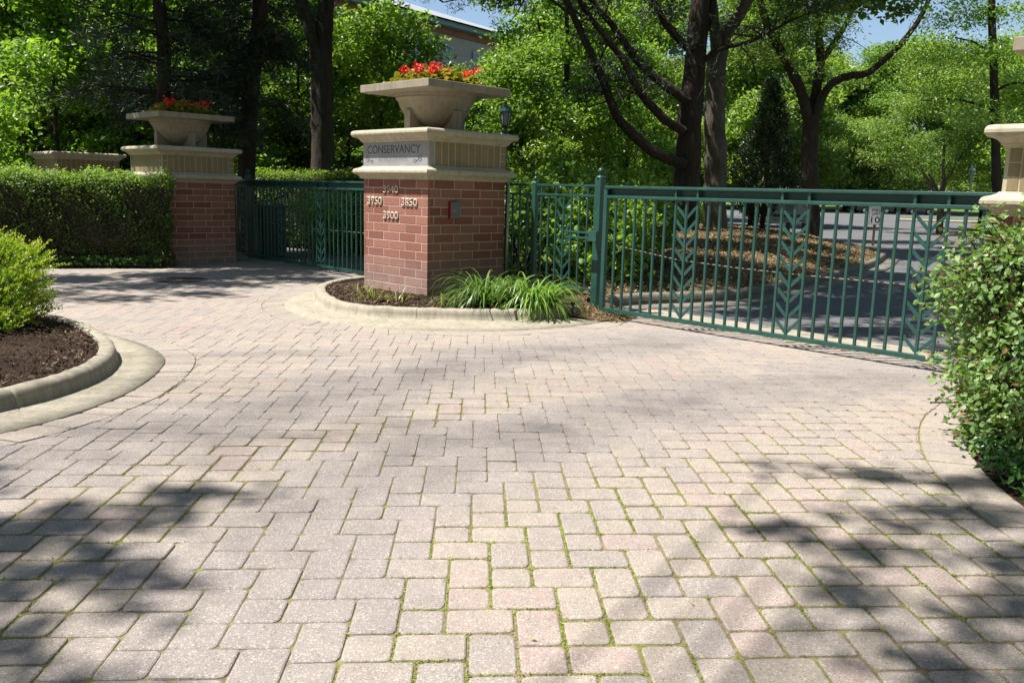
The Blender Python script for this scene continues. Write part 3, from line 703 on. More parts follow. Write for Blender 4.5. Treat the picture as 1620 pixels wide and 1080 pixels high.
# ------------------------------------------------------------------ planters and begonias
PZ = CAPZ+.6305
def make_planter(label, x, y, z):
    t = thing('stone_planter', label, 'planter', (x, y, z+PZ), R(45.5))
    c = MB()                                            # cross-shaped cradle cut to the bowl
    prof = []
    for rz in (0, math.pi/2):
        Q = Matrix.Rotation(rz, 4, 'Z'); th = .055 if rz == 0 else .0535
        xs = np.linspace(-.40, .40, 25)
        zt = [min(.25, max(.012, .512-math.sqrt(max(0, .515**2-a*a)))) for a in xs]
        xs = [-.47, -.401]+list(xs)+[.401, .47]; zt = [.25, .25]+zt+[.25, .25]
        b = len(c.v)
        for a, zz in zip(xs, zt):
            for yy in (-th, th):
                c.v.append(tuple(Q @ Vector((a, yy, -.001)))); c.v.append(tuple(Q @ Vector((a, yy, zz))))
        for i in range(len(xs)-1):
            o = b+i*4
            for f in ((o, o+4, o+5, o+1), (o+2, o+3, o+7, o+6), (o+1, o+5, o+7, o+3), (o, o+2, o+6, o+4)): c.f.append(list(f)); c.m.append(0); c.c.append(.5)
        for o in (b, b+(len(xs)-1)*4): c.f.append([o, o+1, o+3, o+2]); c.m.append(0); c.c.append(.5)
    c.build('cradle', M['planter'], t)
    bw = MB(); pr = [(.0, .005)]+[(.505*math.sin(a), .505-.50*math.cos(a)) for a in np.linspace(.12, 1.28, 14)]
    pr += [(.50, .388), (.515, .398), (.523, .412), (.515, .426), (.525, .434), (.535, .448), (.53, .462), (.56, .474), (.60, .478)]
    bw.lathe(pr, 48); bw.build('bowl', M['planter'], t, smooth=True)
    r = MB(); h0, h1 = .70, .56
    ring = lambda h, zz: [(-h, -h, zz), (h, -h, zz), (h, h, zz), (-h, h, zz)]
    V = ring(h0, .476)+ring(h0, .572)+ring(h1, .572)+ring(h1, .50)
    F = [(3, 2, 1, 0)]+[(a*4+j, a*4+(j+1) % 4, a*4+4+(j+1) % 4, a*4+4+j) for a in range(3) for j in range(4)]+[(12, 13, 14, 15)]
    r.add(V, F); r.build('rim_slab', M['planter'], t, bevel=.007)
    so = MB(); so.box((0, 0, .525), (1.11, 1.11, .05)); so.build('potting_soil', M['mulch'], t)
    return t
make_planter('square-rimmed stone bowl planter on the numbered brick pillar', MX, MY, MZ)
make_planter('square-rimmed stone bowl planter on the shaded pillar beside the hedge', LX, LY, 0)
make_planter('stone planter whose slab corner juts in above the pillar at the picture edge', QX, QY, -.085)
def make_begonias(label, x, y, z, seed):
    g = np.random.default_rng(seed); t = thing('begonia_plants', label, 'flowers', (x, y, z+PZ+.55), R(45.5))
    n = 900; a = g.uniform(-1, 1, (n, 2)); r2 = (a**2).max(1)
    P = np.c_[a*.46, g.uniform(.0, .22, n)*(1.15-r2)+.01]
    D = nrm(np.c_[a*.6+g.normal(0, .6, (n, 2)), g.uniform(.1, .7, n)]); Nn = nrm(np.c_[g.normal(0, .5, (n, 2)), np.ones(n)]); Nn = nrm(Nn-D*(Nn*D).sum(1)[:, None])
    V, F, k = ovate_leaves(P, D, Nn, g.uniform(.06, .11, n), g.uniform(.06, .10, n)); obj('foliage', np_mesh('foliage', V, F, np.repeat(g.random(n), k), mats=[M['begonia']]), t)
    nc = 46; c = np.c_[g.uniform(-.42, .42, (nc, 2)), g.uniform(.13, .25, nc)]; m = 16
    P = np.repeat(c, m, 0)+g.normal(0, .024, (nc*m, 3)); D = nrm(g.normal(size=(nc*m, 3))+np.array([0, 0, .4])); Nn = nrm(np.cross(D, g.normal(size=(nc*m, 3))))
    V, F, k = ovate_leaves(P, D, Nn, g.uniform(.025, .045, nc*m), g.uniform(.025, .04, nc*m)); obj('blossoms', np_mesh('blossoms', V, F, np.repeat(g.random(nc*m), k), mats=[M['petal']]), t)
make_begonias('sunlit red begonias with yellow-green leaves in the planter above the house numbers', MX, MY, MZ, 3)
make_begonias('shaded red begonias in the planter beside the clipped hedge', LX, LY, 0, 4)

# ------------------------------------------------------------------ gates and fence
PITCH = .1407
def fence_bits():
    b = {}
    s = MB(); s.box((0, 0, .655), (.026, .026, 1.30)); b['bar'] = s
    return b
def bar_obj(parent, x, z0, z1, w=.026, first={}):
    k = (round(z0, 3), round(z1, 3), w)
    if k not in first:
        s = MB(); s.box((0, 0, (z0+z1)/2), (w, w, z1-z0)); o = s.build('bar', M['green'], parent, bevel=.003, loc=(x, 0, 0)); first[k] = o; return o
    o = first[k].copy(); link(o, parent); o.location = (x, 0, 0); return o
def chevrons(parent, xc, z0, n, pitch, first={}):
    k = (n, pitch, z0)
    if k in first: o = first[k].copy(); link(o, parent); o.location = (xc, 0, 0); return o
    s = MB()
    for i in range(n):
        z = z0+i*pitch
        for sx in (-1, 1):
            s.bar((sx*(PITCH-.012), 0, z+.125), (sx*.010, 0, z), .010, .030)
    o = s.build('chevron_panel', M['green'], parent, loc=(xc, 0, 0)); first[k] = o; return o
def make_gate(label, x, y, rz, nbar, off, mids, z=0.):
    t = thing('sliding_gate', label, 'gate', (x, y, z), rz); L = nbar*PITCH+off+.05
    r = MB(); r.box((L/2, 0, .10), (L-.05, .05, .045)); r.build('bottom_rail', M['green'], t, bevel=.004)
    r = MB(); r.box((L/2, -.005, 1.415), (L-.05, .055, .036)); r.build('middle_rail', M['green'], t, bevel=.005)
    r = MB(); r.box((L/2, -.005, 1.525), (L+.02, .06, .032)); r.build('top_rail', M['green'], t, bevel=.006)
    r = MB(); r.box((L/2, .06, 1.472), (L, .05, .12)); r.build('track_beam', M['green_dark'], t)
    for xx in (.0, L-.02):
        r = MB(); r.box((xx, 0, .795), (.055, .052, 1.42)); r.build('end_post', M['green'], t, bevel=.004)
    mid = set()
    for m in mids:
        chevrons(t, off+m*PITCH, .15, 8, .152)
        for q in (-1, 1):
            s = MB(); s.box((off+(m+q)*PITCH, -.004, 1.470), (.026, .03, .074)); s.build('stub', M['green'], t)
    for i in range(1, nbar+1): bar_obj(t, off+i*PITCH, .12, 1.398)
    c = MB(); c.tube([(.1, .05, .86)]+[(a*L, .05, .72+.10*(2*a-1)**2*(1 if a < .5 else .25)) for a in np.linspace(.2, .9, 6)]+[(L-.05, .05, .75)], .0055, 6); c.build('brace_cable', M['cable'], t)
    return t
g_dir = math.atan2(7.266-10.107, 3.72-1.06)
rg = make_gate('sunlit green metal sliding gate with chevron panels in front of the road', 1.06, 10.107, g_dir, 36, .0086, (8, 17, 26, 35))
l_dir = math.atan2(13.745-17.026, -2.451+5.449)
lt0 = 1.778-8*PITCH*1.135                               # chevron spacing measured along this gate
lg = make_gate('shaded green metal sliding gate between the two planter-topped pillars', -5.449-.20*math.cos(l_dir), 17.026-.20*math.sin(l_dir), l_dir, 41, 0., (3, 14, 24, 35))
def finial_post(name, label, x, y, z, w, h, cat='post', parent=None, rz=0.):
    t = thing(name, label, cat, (x, y, z), rz)
    s = MB(); s.box((0, 0, h/2-.05), (w, w, h+.10)); s.build('shaft', M['green'], t, bevel=.005)
    c = MB(); c.lathe([(w*.58, h), (w*.58, h+.018), (w*.42, h+.03), (w*.2, h+.035), (w*.18, h+.05)]+[(w*.38*math.sin(a), h+.088-w*.38*math.cos(a)) for a in np.linspace(.45, math.pi, 10)], 16); c.build('ball_finial', M['green'], t, smooth=True)
    return t
gp_ = finial_post('gate_post', 'thick green steel gate post with ball finial and latch', 1.02, 10.53, 0, .097, 1.63, rz=g_dir)
lb = MB(); lb.box((-.16, -.20, .98), (.40, .03, .028)); lb.box((-.16, -.20, .915), (.40, .03, .028)); lb.box((.10, -.19, .945), (.13, .07, .13)); lb.box((.02, -.12, .945), (.08, .14, .06)); lb.build('latch', M['green'], gp_, bevel=.004)
fx0, fy0, fx1, fy1 = -.14, 11.78, .98, 10.56
f_dir = math.atan2(fy1-fy0, fx1-fx0); FL = math.hypot(fx1-fx0, fy1-fy0)
fe = thing('metal_fence', 'short green metal fence panel between the numbered pillar and the gate post', 'fence', (fx0, fy0, .02), f_dir)
for zz, nm in ((1.52, 'top_rail'), (1.40, 'middle_rail'), (.25, 'bottom_rail')):
    r = MB(); r.box((FL/2, 0, zz), (FL, .035, .028)); r.build(nm, M['green'], fe, bevel=.003)
xs = [.02, .155, .295, .435]+[.58+.125+i*.136 for i in range(7)]
px = .585
for i, xx in enumerate(xs): bar_obj(fe, xx, .264, 1.506 if i in (0, 2, 4, 6, 8, 10) else 1.39, .022)
s = MB()
for i in range(7):
    z = .33+i*.15
    for sx in (-1, 1): s.bar((px+.125+3*.136+sx*.124, 0, z+.125), (px+.125+3*.136+sx*.010, 0, z), .009, .028)
s.build('chevron_panel', M['green'], fe)
s = MB(); s.box((px, 0, .72), (.062, .062, 1.62)); s.lathe([(.035, 1.53), (.035, 1.55), (.02, 1.56), (.016, 1.575)]+[(.028*math.sin(a), 1.60-.028*math.cos(a)) for a in np.linspace(.5, math.pi-.3, 8)]+[(.012, 1.65), (.014, 1.67), (0, 1.685)], 14, (px, 0, 0)); s.build('post', M['green'], fe, bevel=.003)
cp = MB(); cp.tube([(-.10, 11.64, .05), (-.10, 11.64, 1.56)], .017, 10); tag(cp.build('conduit_pipe', M['steel'], smooth=True), 'thin grey conduit pipe standing against the numbered pillar by the fence', 'pipe')
finial_post('gate_post', 'dark green ball-topped post behind the shaded gate near its pillar', -5.35, 17.35, 0, .10, 1.62, rz=l_dir)
cb = thing('gate_cabinet', 'dark metal gate operator cabinet behind the shaded gate', 'cabinet', (-5.15, 17.75, 0), l_dir)
s = MB(); s.box((0, 0, .50), (.85, .5, 1.0)); s.build('housing', M['navy'], cb, bevel=.02); s = MB(); s.box((0, 0, 1.02), (.92, .57, .05)); s.build('lid', M['navy'], cb, bevel=.01)
s = MB(); s.box((0, -.256, .5), (.72, .012, .84)); s.build('door', M['navy'], cb, bevel=.003)

# ------------------------------------------------------------------ street things
dr = thing('drain_cover', 'round iron drain cover set in the shaded pavers near the hedge', 'drain cover', (-5.04, 12.87, 0))
s = MB(); s.lathe([(.40, .0), (.40, .006), (.33, .006), (.33, .002)], 40); s.build('rim', M['iron'], dr)
s = MB(); s.lathe([(.325, .003), (0, .003)], 40)
for i in range(-4, 5): s.box((i*.068, 0, .0055), (.035, 2*math.sqrt(max(.01, .30**2-(i*.068)**2)), .006))
s.build('grate', M['iron'], dr)
sk = thing('garden_stake', 'small black stake light in the litter beside the drooping daylily', 'stake light', (.70, 9.93, .03))
s = MB(); s.tube([(0, 0, 0), (0, 0, .13)], .014, 10); s.build('stake', M['black'], sk); s = MB(); s.lathe([(0, .128), (.032, .128), (.034, .15), (.024, .165), (0, .168)], 14); s.build('head', M['black'], sk)
def lamp(label, x, y, top, m, s=1., name='street_lamp'):
    t = thing(name, label, 'lamp', (x, y, 0)); h = top-.62*s
    p = MB(); p.lathe([(.11*s, -.05), (.11*s, .25), (.07*s, .35), (.05*s, .5), (.045*s, h-.1), (.075*s, h-.06), (.04*s, h-.02), (.06*s, h)], 14); p.build('post', m, t, smooth=True)
    c = MB(); c.lathe([(.05*s, h), (.085*s, h+.03*s), (.10*s, h+.06*s)], 6)
    for k in range(6):
        a = 2*math.pi*k/6; c.bar((.095*s*math.cos(a), .095*s*math.sin(a), h+.05*s), (.135*s*math.cos(a), .135*s*math.sin(a), h+.36*s), .016*s, .016*s)
    c.lathe([(.14*s, h+.35*s), (.165*s, h+.37*s), (.15*s, h+.41*s), (.07*s, h+.49*s), (.05*s, h+.53*s), (.02*s, h+.55*s), (.025*s, h+.585*s), (0, h+.62*s)], 6); c.build('lantern', m, t)
    g = MB(); g.lathe([(.088*s, h+.06*s), (.128*s, h+.35*s)], 6); g.build('lantern_glass', M['lantern_glass'], t); return t
lamp('dark green lantern lamp post rising just behind the numbered pillar', -.232, 16.9, 3.14, M['lamp'], .8)
lamp('pale grey lantern lamp post beyond the road, above the right end of the gate', 15.75, 30.2, 2.76, M['lamp_pale'], .72)
lamp('tiny distant lantern among the trees above the gate post', 6.45, 54, 3.5, M['lamp'])
sg = thing('speed_limit_sign', 'white speed limit 10 sign on a wooden stake by the mulch island', 'sign', (11.82, 28.4, 0), R(-10))
s = MB(); s.box((0, .03, .33), (.07, .05, 1.3)); s.build('post', M['wood_post'], sg)
s = MB(); s.box((0, 0, .96), (.43, .012, .58)); pn = s.build('panel', M['sign_white'], sg, bevel=.004)
s = MB()
for a, b, c, d in ((-.205, .205, .68, .686), (-.205, .205, 1.234, 1.24), (-.205, -.199, .68, 1.24), (.199, .205, .68, 1.24)): s.box(((a+b)/2, -.0075, (c+d)/2), (b-a, .003, d-c))
s.build('border', M['sign_black'], pn)
def flat_text(st, parent, m, x, y, z, h, w, name='lettering'):
    me = text_mesh(st, h, w, .002); me.transform(Matrix.Translation((x, y, z)) @ Matrix.Rotation(R(90), 4, 'X')); me.materials.append(m); return obj(name, me, parent)
flat_text('SPEED', pn, M['sign_black'], 0, -.007, 1.155, .085, .30); flat_text('LIMIT', pn, M['sign_black'], 0, -.007, 1.035, .085, .26); flat_text('10', pn, M['sign_black'], 0, -.007, .84, .20, .27)
nb = thing('notice_board', 'wide grey notice board on a dark post among the island leaves', 'sign', (8.35, 26.4, 0), R(-8))
s = MB(); s.box((0, .03, .55), (.11, .07, 1.3)); s.build('post', M['wood_post'], nb)
s = MB(); s.box((0, 0, 1.02), (1.14, .02, .58)); pn = s.build('panel', M['sign_grey'], nb, bevel=.004)
s = MB(); s.box((.0, -.0135, .93), (.94, .006, .085)); s.build('dark_strip', M['sign_black'], pn)
# unreadable rows of small print
for (x0, x1, z, h) in ((-.20, .16, 1.27, .03), (-.18, .22, 1.20, .05), (-.24, .24, 1.12, .05), (-.22, .2, 1.04, .035), (-.5, -.36, 1.24, .02), (-.5, -.34, 1.19, .02), (-.5, -.36, 1.13, .02), (.34, .5, 1.24, .02), (.36, .5, 1.19, .02), (-.46, .44, .80, .025), (-.3, .3, .86, .02)):
    x = x0; s = MB()
    while x < x1:
        w = random.uniform(.02, .06); s.box((x+w/2, -.012, z), (w*.8, .003, h)); x += w
    s.build('print_line', M['engrave'], pn)
s = MB(); 
for k in range(9): s.box((-.36+k*.09, -.0175, .93), (.05, .003, .05))
s.build('red_print', M['sign_red'], pn)
wp = thing('white_sign', 'narrow white board on a post left of the grey notice board', 'sign', (8.55, 30.5, .3), 0)
s = MB(); s.box((0, 0, .95), (.26, .03, .75)); s.build('panel', M['sign_white'], wp); s = MB(); s.box((0, .04, .3), (.08, .05, 1.1)); s.build('post', M['wood_post'], wp)
def car(label, x, y, rz, m):
    t = thing('parked_car', label, 'car', (x, y, 0), rz)
    side = [(-2.2, .35), (-2.25, .62), (-2.1, .86), (-1.45, .95), (-.75, 1.38), (.65, 1.42), (1.35, .98), (2.1, .90), (2.25, .6), (2.2, .32)]
    b = MB()
    k = len(side); V = [(a, s_*.86 if z < 1. else s_*.66, z) for s_ in (-1, 1) for a, z in side]
    b.add(V, [list(range(k)), list(range(k, 2*k))[::-1]]+[(i, (i+1) % k, k+(i+1) % k, k+i) for i in range(k)]); body = b.build('body', m, t, bevel=.06)
    g = MB()
    for s_ in (-1, 1): g.add([(-1.25, s_*.845, 1.0), (1.2, s_*.845, 1.0), (.58, s_*.70, 1.34), (-.68, s_*.70, 1.32)], [(0, 1, 2, 3)])
    g.build('window', M['car_glass'], t)
    for a in (-1.35, 1.35):
        for s_ in (-1, 1):
            w = MB(); w.tube([(a, s_*.72, .33), (a, s_*.89, .33)], .33, 20); w_ = w.build('wheel', M['tyre'], t)
            q = MB(); q.tube([(a, s_*.88, .33), (a, s_*.905, .33)], .21, 16); q.build('rim', M['rim'], w_)
car('dark blue parked car on the far side of the road, left of the speed sign', 41.5, 101, R(6), M['car_dark'])
car('dark maroon parked car with bright wheels, right of the speed sign', 46.4, 101, R(25), M['car_maroon'])

# ------------------------------------------------------------------ building far behind the trees
bd = thing('apartment_building', 'grey stucco and red brick apartment building with slate roof behind the trees', 'building', (-6.567, 70., 0), R(54))
# local x runs along the long wall towards the back right, local -y faces the camera
s = MB(); s.box((-10, 8, 6.0), (46, 16, 12.2)); s.build('brick_wall', M['far_brick'], bd)
s = MB(); s.box((-10, 8, 13.05), (45.9, 15.9, 1.9)); s.box((-10, 8, 10.95), (46.2, 16.2, 2.3)); s.build('stucco_wall', M['stucco'], bd)
s = MB(); s.box((-10, 8, 13.78), (46.16, 16.16, .5)); s.build('brick_band', M['far_brick'], bd)
s = MB(); s.box((-10, 8, 14.22), (47.6, 17.6, .36)); s.build('eave', M['eave'], bd)
s = MB(); s.add([(-34.2, -1.2, 14.4), (14.2, -1.2, 14.4), (14.2, 17.2, 14.4), (-34.2, 17.2, 14.4), (-24, 8, 17.6), (-2, 8, 17.6)], [(0, 1, 5, 4), (1, 2, 5), (2, 3, 4, 5), (3, 0, 4)]); s.build('roof', M['slate'], bd)
for lvl, h in ((11.0, 1.7), (7.6, 1.6), (4.4, 1.6), (1.4, 1.6)):
    for k in range(-8, 3):
        x = k*4.1+1.2
        fr = MB(); fr.box((x, -.10, lvl+h/2), (1.5, .12, h)); fr = fr.build('window', M['sign_white'], bd)
        pn = MB()
        for a in (-.36, .36):
            for b in (.26, .74): pn.box((x+a, -.165, lvl+h*b), (.60, .02, h*.40))
        pn.build('pane', M['pane'], fr)

# ------------------------------------------------------------------ hedge
def yaw(P, a): c, s_ = math.cos(a), math.sin(a); return np.c_[P[:, 0]*c-P[:, 1]*s_, P[:, 0]*s_+P[:, 1]*c, P[:, 2]]
def make_hedge(label, x, y, rz, L, W, Ht, n, size, m, core, z=0., skirt=.0):
    t = thing('clipped_hedge', label, 'hedge', (x, y, z), rz)
    c = MB()
    nx_ = 24; prof = [(.14, .06), (.05, .5), (.05, Ht-.25), (.16, Ht-.11), (W-.16, Ht-.11), (W-.05, Ht-.25), (W-.05, .5), (W-.14, .06)]
    for i in range(nx_+1):
        for a, b in prof: c.v.append((L*i/nx_*.97+.01*L, a+random.uniform(-.03, .03), b+random.uniform(-.03, .03)))
    k = len(prof)
    for i in range(nx_):
        for j in range(k): c.f.append([i*k+j, (i+1)*k+j, (i+1)*k+(j+1) % k, i*k+(j+1) % k]); c.m.append(0); c.c.append(.5)
    c.f.append(list(range(k))); c.f.append([nx_*k+j for j in range(k)][::-1]); c.m += [0, 0]; c.c += [.5, .5]
    c.build('inner_branches', core, t)
    # leaves over front, top, back and ends, thinner low down
    fr, tp, en = L*Ht, L*W, W*Ht; tot = 2*fr+1.5*tp+2*en
    w = rng.choice(5, n, p=[fr*1.15/tot, fr*.85/tot, 1.5*tp/tot, en/tot, en/tot])
    u, v = rng.random(n), rng.random(n); P = np.zeros((n, 3)); O = np.zeros((n, 3))
    a = w == 0; P[a] = np.c_[u[a]*L, 0*u[a], v[a]**.8*Ht]; O[a] = (0, -1, .25)
    a = w == 1; P[a] = np.c_[u[a]*L, 0*u[a]+W, v[a]**.8*Ht]; O[a] = (0, 1, .25)
    a = w == 2; P[a] = np.c_[u[a]*L, v[a]*W, 0*u[a]+Ht]; O[a] = (0, 0, 1)
    a = w == 3; P[a] = np.c_[0*u[a], v[a]*W, u[a]**.8*Ht]; O[a] = (-1, 0, .25)
    a = w == 4; P[a] = np.c_[0*u[a]+L, v[a]*W, u[a]**.8*Ht]; O[a] = (1, 0, .25)
    # round the shoulders, wave the faces
    sh = np.clip((P[:, 2]-(Ht-.22))/.22, 0, 1); P[:, 1] += sh**2*.10*np.where(P[:, 1] < W/2, 1, -1)*(w != 2)
    dd = np.minimum(np.minimum(P[:, 1], W-P[:, 1]), .18); P[:, 2] -= np.where(w == 2, (.18-dd)**2*3, 0)
    P += O*(.035*np.sin(P[:, 0]*5.1+P[:, 2]*3)+.03*np.sin(P[:, 0]*11+P[:, 2]*9))[:, None]
    P += rng.normal(0, .028, P.shape)-O*np.abs(rng.normal(0, .05, n))[:, None]
    sh_ = (w == 2) & (rng.random(n) < .10); P[sh_, 2] += rng.uniform(.02, .11, sh_.sum())
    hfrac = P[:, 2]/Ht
    tone = np.clip(.22+.60*hfrac**3+rng.normal(0, .2, n)+.12*np.sin(P[:, 0]*3)*np.sin(P[:, 2]*4), 0, 1)  # tone rises with height: sunlit hedge top painted in, with fresh shoots
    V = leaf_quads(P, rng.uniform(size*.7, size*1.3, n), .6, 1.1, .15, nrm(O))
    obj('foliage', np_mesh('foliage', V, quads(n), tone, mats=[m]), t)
    tw = MB()
    for i in range(90):
        x0 = random.uniform(.1, L-.1); tw.tube([(x0, .12, .0), (x0+random.uniform(-.1, .1), .05, random.uniform(.3, .5)), (x0+random.uniform(-.2, .2), .0, random.uniform(.6, 1.1))], [.009, .007, .003], 4)
    tw.build('twigs', M['bark'], t); return t
hd = math.atan2(14.52-13.97, -6.0+7.85)
make_hedge('long clipped green hedge standing in front of the shaded pillar', -8.75, 13.85, hd, 2.98, 1.25, 1.54, 44000, .046, M['hedge'], M['bark_dark'])
make_hedge('low dark hedge seen behind and over the shaded gate', -6.6, 21.2, R(-30), 5.4, 1.2, 1.75, 16000, .07, M['leaf'], M['bark_dark'])
# ground covers
def ground_cover(label, P, size, m, h=.14):
    n = len(P); Q = np.c_[P, rng.uniform(.02, 1, n)**.6*h]; V = leaf_quads(Q, rng.uniform(size*.6, size*1.3, n), .5, .9)
    return tag(obj('ground_cover', np_mesh('ground_cover', V, quads(n), rng.random(n), mats=[m])), label, 'ground cover', kind='stuff')
hc = np.array([(-8.9, 13.3), (-7.9, 13.95), (-7.0, 14.22), (-6.0, 14.5), (-6.25, 15.0), (-9, 14.4)])
q = scatter_in(hc, 14000, (-9, 13), (-5.9, 15.2)); ground_cover('dark glossy ground cover along the foot of the clipped hedge', q[np.arange(len(q)) % 1 == 0], .055, M['cover'], .2)
rc = np.array([(2.46, 3.0), (2.50, 3.9), (2.54, 4.35), (2.72, 4.9), (3.6, 4.6), (4.2, 3.0)])
ground_cover('glossy dark ground cover under the leafy shrub at lower right', scatter_in(rc, 11000, (2.4, 2.9), (4.2, 5)), .05, M['cover'], .18)
# striped grass left of the hedge
t = thing('ornamental_grass', 'tall arching pale green grass clump left of the hedge', 'grass clump', (-8.55, 13.35, 0))
n = 260; base = np.c_[rng.normal(0, .22, n), rng.normal(0, .16, n), np.zeros(n)]
V, F = blades(base, rng.uniform(0, 6.28, n), rng.uniform(.6, 1.1, n), rng.uniform(.014, .026, n), rng.uniform(.05, .5, n), 7, droop=1.5)
obj('blades', np_mesh('blades', V, F, np.repeat(rng.uniform(.3, 1, n), 7), mats=[M['blade']]), t)

# ------------------------------------------------------------------ daylilies in the main bed
def daylily(label, x, y, z, n, L, r, m, group=None, name='daylily_clump', seed=1, lean=(.1, 1.05), width=.024, droop=2.6, bias=(0, 0)):
    g = np.random.default_rng(seed); t = thing(name, label, 'plant', (x, y, z), 0, group)
    a = g.uniform(0, 6.28, n); rr = r*np.sqrt(g.random(n)); base = np.c_[rr*np.cos(a), rr*np.sin(a), np.zeros(n)]
    az = np.arctan2(np.sin(a)+bias[1]+g.normal(0, .5, n), np.cos(a)+bias[0]+g.normal(0, .5, n))
    V, F = blades(base, az, L*g.uniform(.6, 1.15, n), width*g.uniform(.7, 1.2, n), g.uniform(*lean, n), 8, g, droop)
    obj('leaves', np_mesh('leaves', V, F, np.repeat(np.clip(g.normal(.5, .25, n), 0, 1), 8), mats=[m]), t); return t
daylily('full arching daylily clump beside the shaded face of the numbered pillar', -.34, 10.15, .09, 230, .76, .15, M['blade'], seed=2)
daylily('drooping daylily clump spilling over the kerb towards the gate', .28, 10.02, .09, 230, .74, .16, M['blade'], seed=3, bias=(.5, -.5))
daylily('smaller daylily clump at the back between the two large ones', -.02, 10.55, .09, 100, .72, .12, M['blade'], seed=5)
for i, (x, y, n, L, s_, lab) in enumerate(((-1.72, 10.42, 26, .34, .5, 'sparse yellowing lily leaves in the rounded nose of the bed'), (-1.42, 10.3, 16, .30, .5, 'few upright yellow-green lily shoots in front of the sunlit brick face'), (-1.95, 11.0, 12, .28, .4, 'thin lily shoots at the far left of the bed against the kerb'), (-.72, 10.0, 34, .36, 1.0, 'flopped yellowing lily leaves at the near corner of the numbered pillar'))):
    daylily(lab, x, y, .09, n, L, .16, M['blade_dry'], seed=20+i, lean=(.2, s_+.5), width=.014, droop=1.5)

# ------------------------------------------------------------------ golden shrub and big leafy shrub
def golden_shrub(x, y, z):
    t = thing('golden_shrub', 'bright yellow-green golden shrub in the round kerbed bed', 'shrub', (x, y, z))
    g = np.random.default_rng(11)
    tiers = [(.22, -.42, .14, .62, .5, .15, -.05), (.0, -.1, .16, .84, .84, .16, -.05), (-.05, .0, .30, .80, .80, .30, 0), (.12, -.1, .55, .68, .70, .26, 0), (-.15, .1, .66, .64, .62, .22, .1), (-.2, .0, .80, .48, .48, .18, .1), (.42, -.15, .36, .42, .48, .16, .1), (.3, .35, .55, .4, .4, .18, .05), (-.2, -.55, .4, .5, .42, .2, 0)]
    B = np.array(tiers); ns = 2900; w = (B[:, 3]*B[:, 4])/(B[:, 3]*B[:, 4]).sum(); idx = g.choice(len(B), ns, p=w)
    d = nrm(g.normal(size=(ns, 3))+np.array([0, 0, .25])); r = g.random(ns)**(1/3.2); c = B[idx, :3]+d*B[idx, 3:6]*r[:, None]
    out = nrm(d*np.array([1, 1, .3])+np.array([0, 0, .45])+g.normal(0, .25, (ns, 3)))
    k = 24; tt = np.tile(np.linspace(0, 1, k), ns); o2 = np.repeat(out, k, 0); L = np.repeat(g.uniform(.07, .17, ns), k)
    P = np.repeat(c, k, 0)+o2*(tt*L)[:, None]; P[:, 2] = np.maximum(P[:, 2], .03)
    D = nrm(o2*.55+g.normal(0, .75, P.shape)); Nn = nrm(np.cross(D, g.normal(size=P.shape))); S = np.cross(Nn, D)
    l = (.034*(1-.45*tt)*g.uniform(.7, 1.25, len(P)))[:, None]
    V = np.stack([P, P+D*l*.5+S*l*.28, P+D*l, P+D*l*.5-S*l*.28], 1).reshape(-1, 3)
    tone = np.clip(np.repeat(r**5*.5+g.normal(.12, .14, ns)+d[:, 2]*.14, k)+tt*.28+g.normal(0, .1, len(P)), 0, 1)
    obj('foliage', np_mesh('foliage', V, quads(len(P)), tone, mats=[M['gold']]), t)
    s = MB()
    for i in range(40):
        a = random.uniform(0, 6.28); rr = random.uniform(.15, .7); s.tube([(0, 0, 0), (rr*.5*math.cos(a), rr*.5*math.sin(a), .3), (rr*math.cos(a), rr*math.sin(a), random.uniform(.4, .85))], [.014, .009, .004], 5)
    s.build('stems', M['bark'], t)
golden_shrub(-4.98, 7.55, .12)
def leafy_shrub(name, label, blobs, nspray, per, size, m, loc, seed, bark, stems=16, spread=.07, group=None, flat=.8):
    g = np.random.default_rng(seed); t = thing(name, label, 'shrub', loc, 0, group); B = np.array(blobs, float)
    w = (B[:, 3]*B[:, 4]*B[:, 5])**.7; idx = g.choice(len(B), nspray, p=w/w.sum()); d = nrm(g.normal(size=(nspray, 3))); r = g.random(nspray)**(1/2.6)
    c = B[idx, :3]+d*B[idx, 3:6]*r[:, None]; out = nrm(d*np.array([1, 1, .5])+g.normal(0, .35, (nspray, 3)))
    s = MB()
    for i in range(nspray):
        if i % 3 == 0: s.tube([c[i]-out[i]*.22-np.array([0, 0, .05]), c[i]-out[i]*.05, c[i]+out[i]*.12], [.006, .004, .002], 4, cap=False)
    for i in range(stems):
        j = int(g.integers(nspray)); e = c[j]; b0 = np.array([e[0]*.25+B[0, 0]*.75+g.normal(0, .12), e[1]*.25+B[0, 1]*.75+g.normal(0, .12), 0]); mid = b0*.5+e*.5+np.array([0, 0, .15])
        s.tube([b0, mid, e], [.022, .014, .006], 5)
    s.build('branches', bark, t)
    o2 = np.repeat(out, per, 0); P = np.repeat(c, per, 0)+o2*np.tile(np.linspace(-.06, .14, per), nspray)[:, None]+g.normal(0, spread*.35, (nspray*per, 3))
    D = nrm(o2*.6+g.normal(0, .65, P.shape)+np.array([0, 0, -.12])); Nn = np.array([0, 0, flat])+g.normal(0, .55, P.shape)+o2*.35; Nn = nrm(Nn-D*(Nn*D).sum(1)[:, None])
    n = len(P); L = size*g.uniform(.55, 1.2, n); V, F, k = ovate_leaves(P, D, Nn, L, L*g.uniform(.6, .78, n))
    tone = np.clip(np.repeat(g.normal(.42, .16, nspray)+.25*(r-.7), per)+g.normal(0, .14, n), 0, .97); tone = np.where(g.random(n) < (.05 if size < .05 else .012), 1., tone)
    obj('foliage', np_mesh('foliage', V, F, np.repeat(tone, k), mats=[m]), t); return t
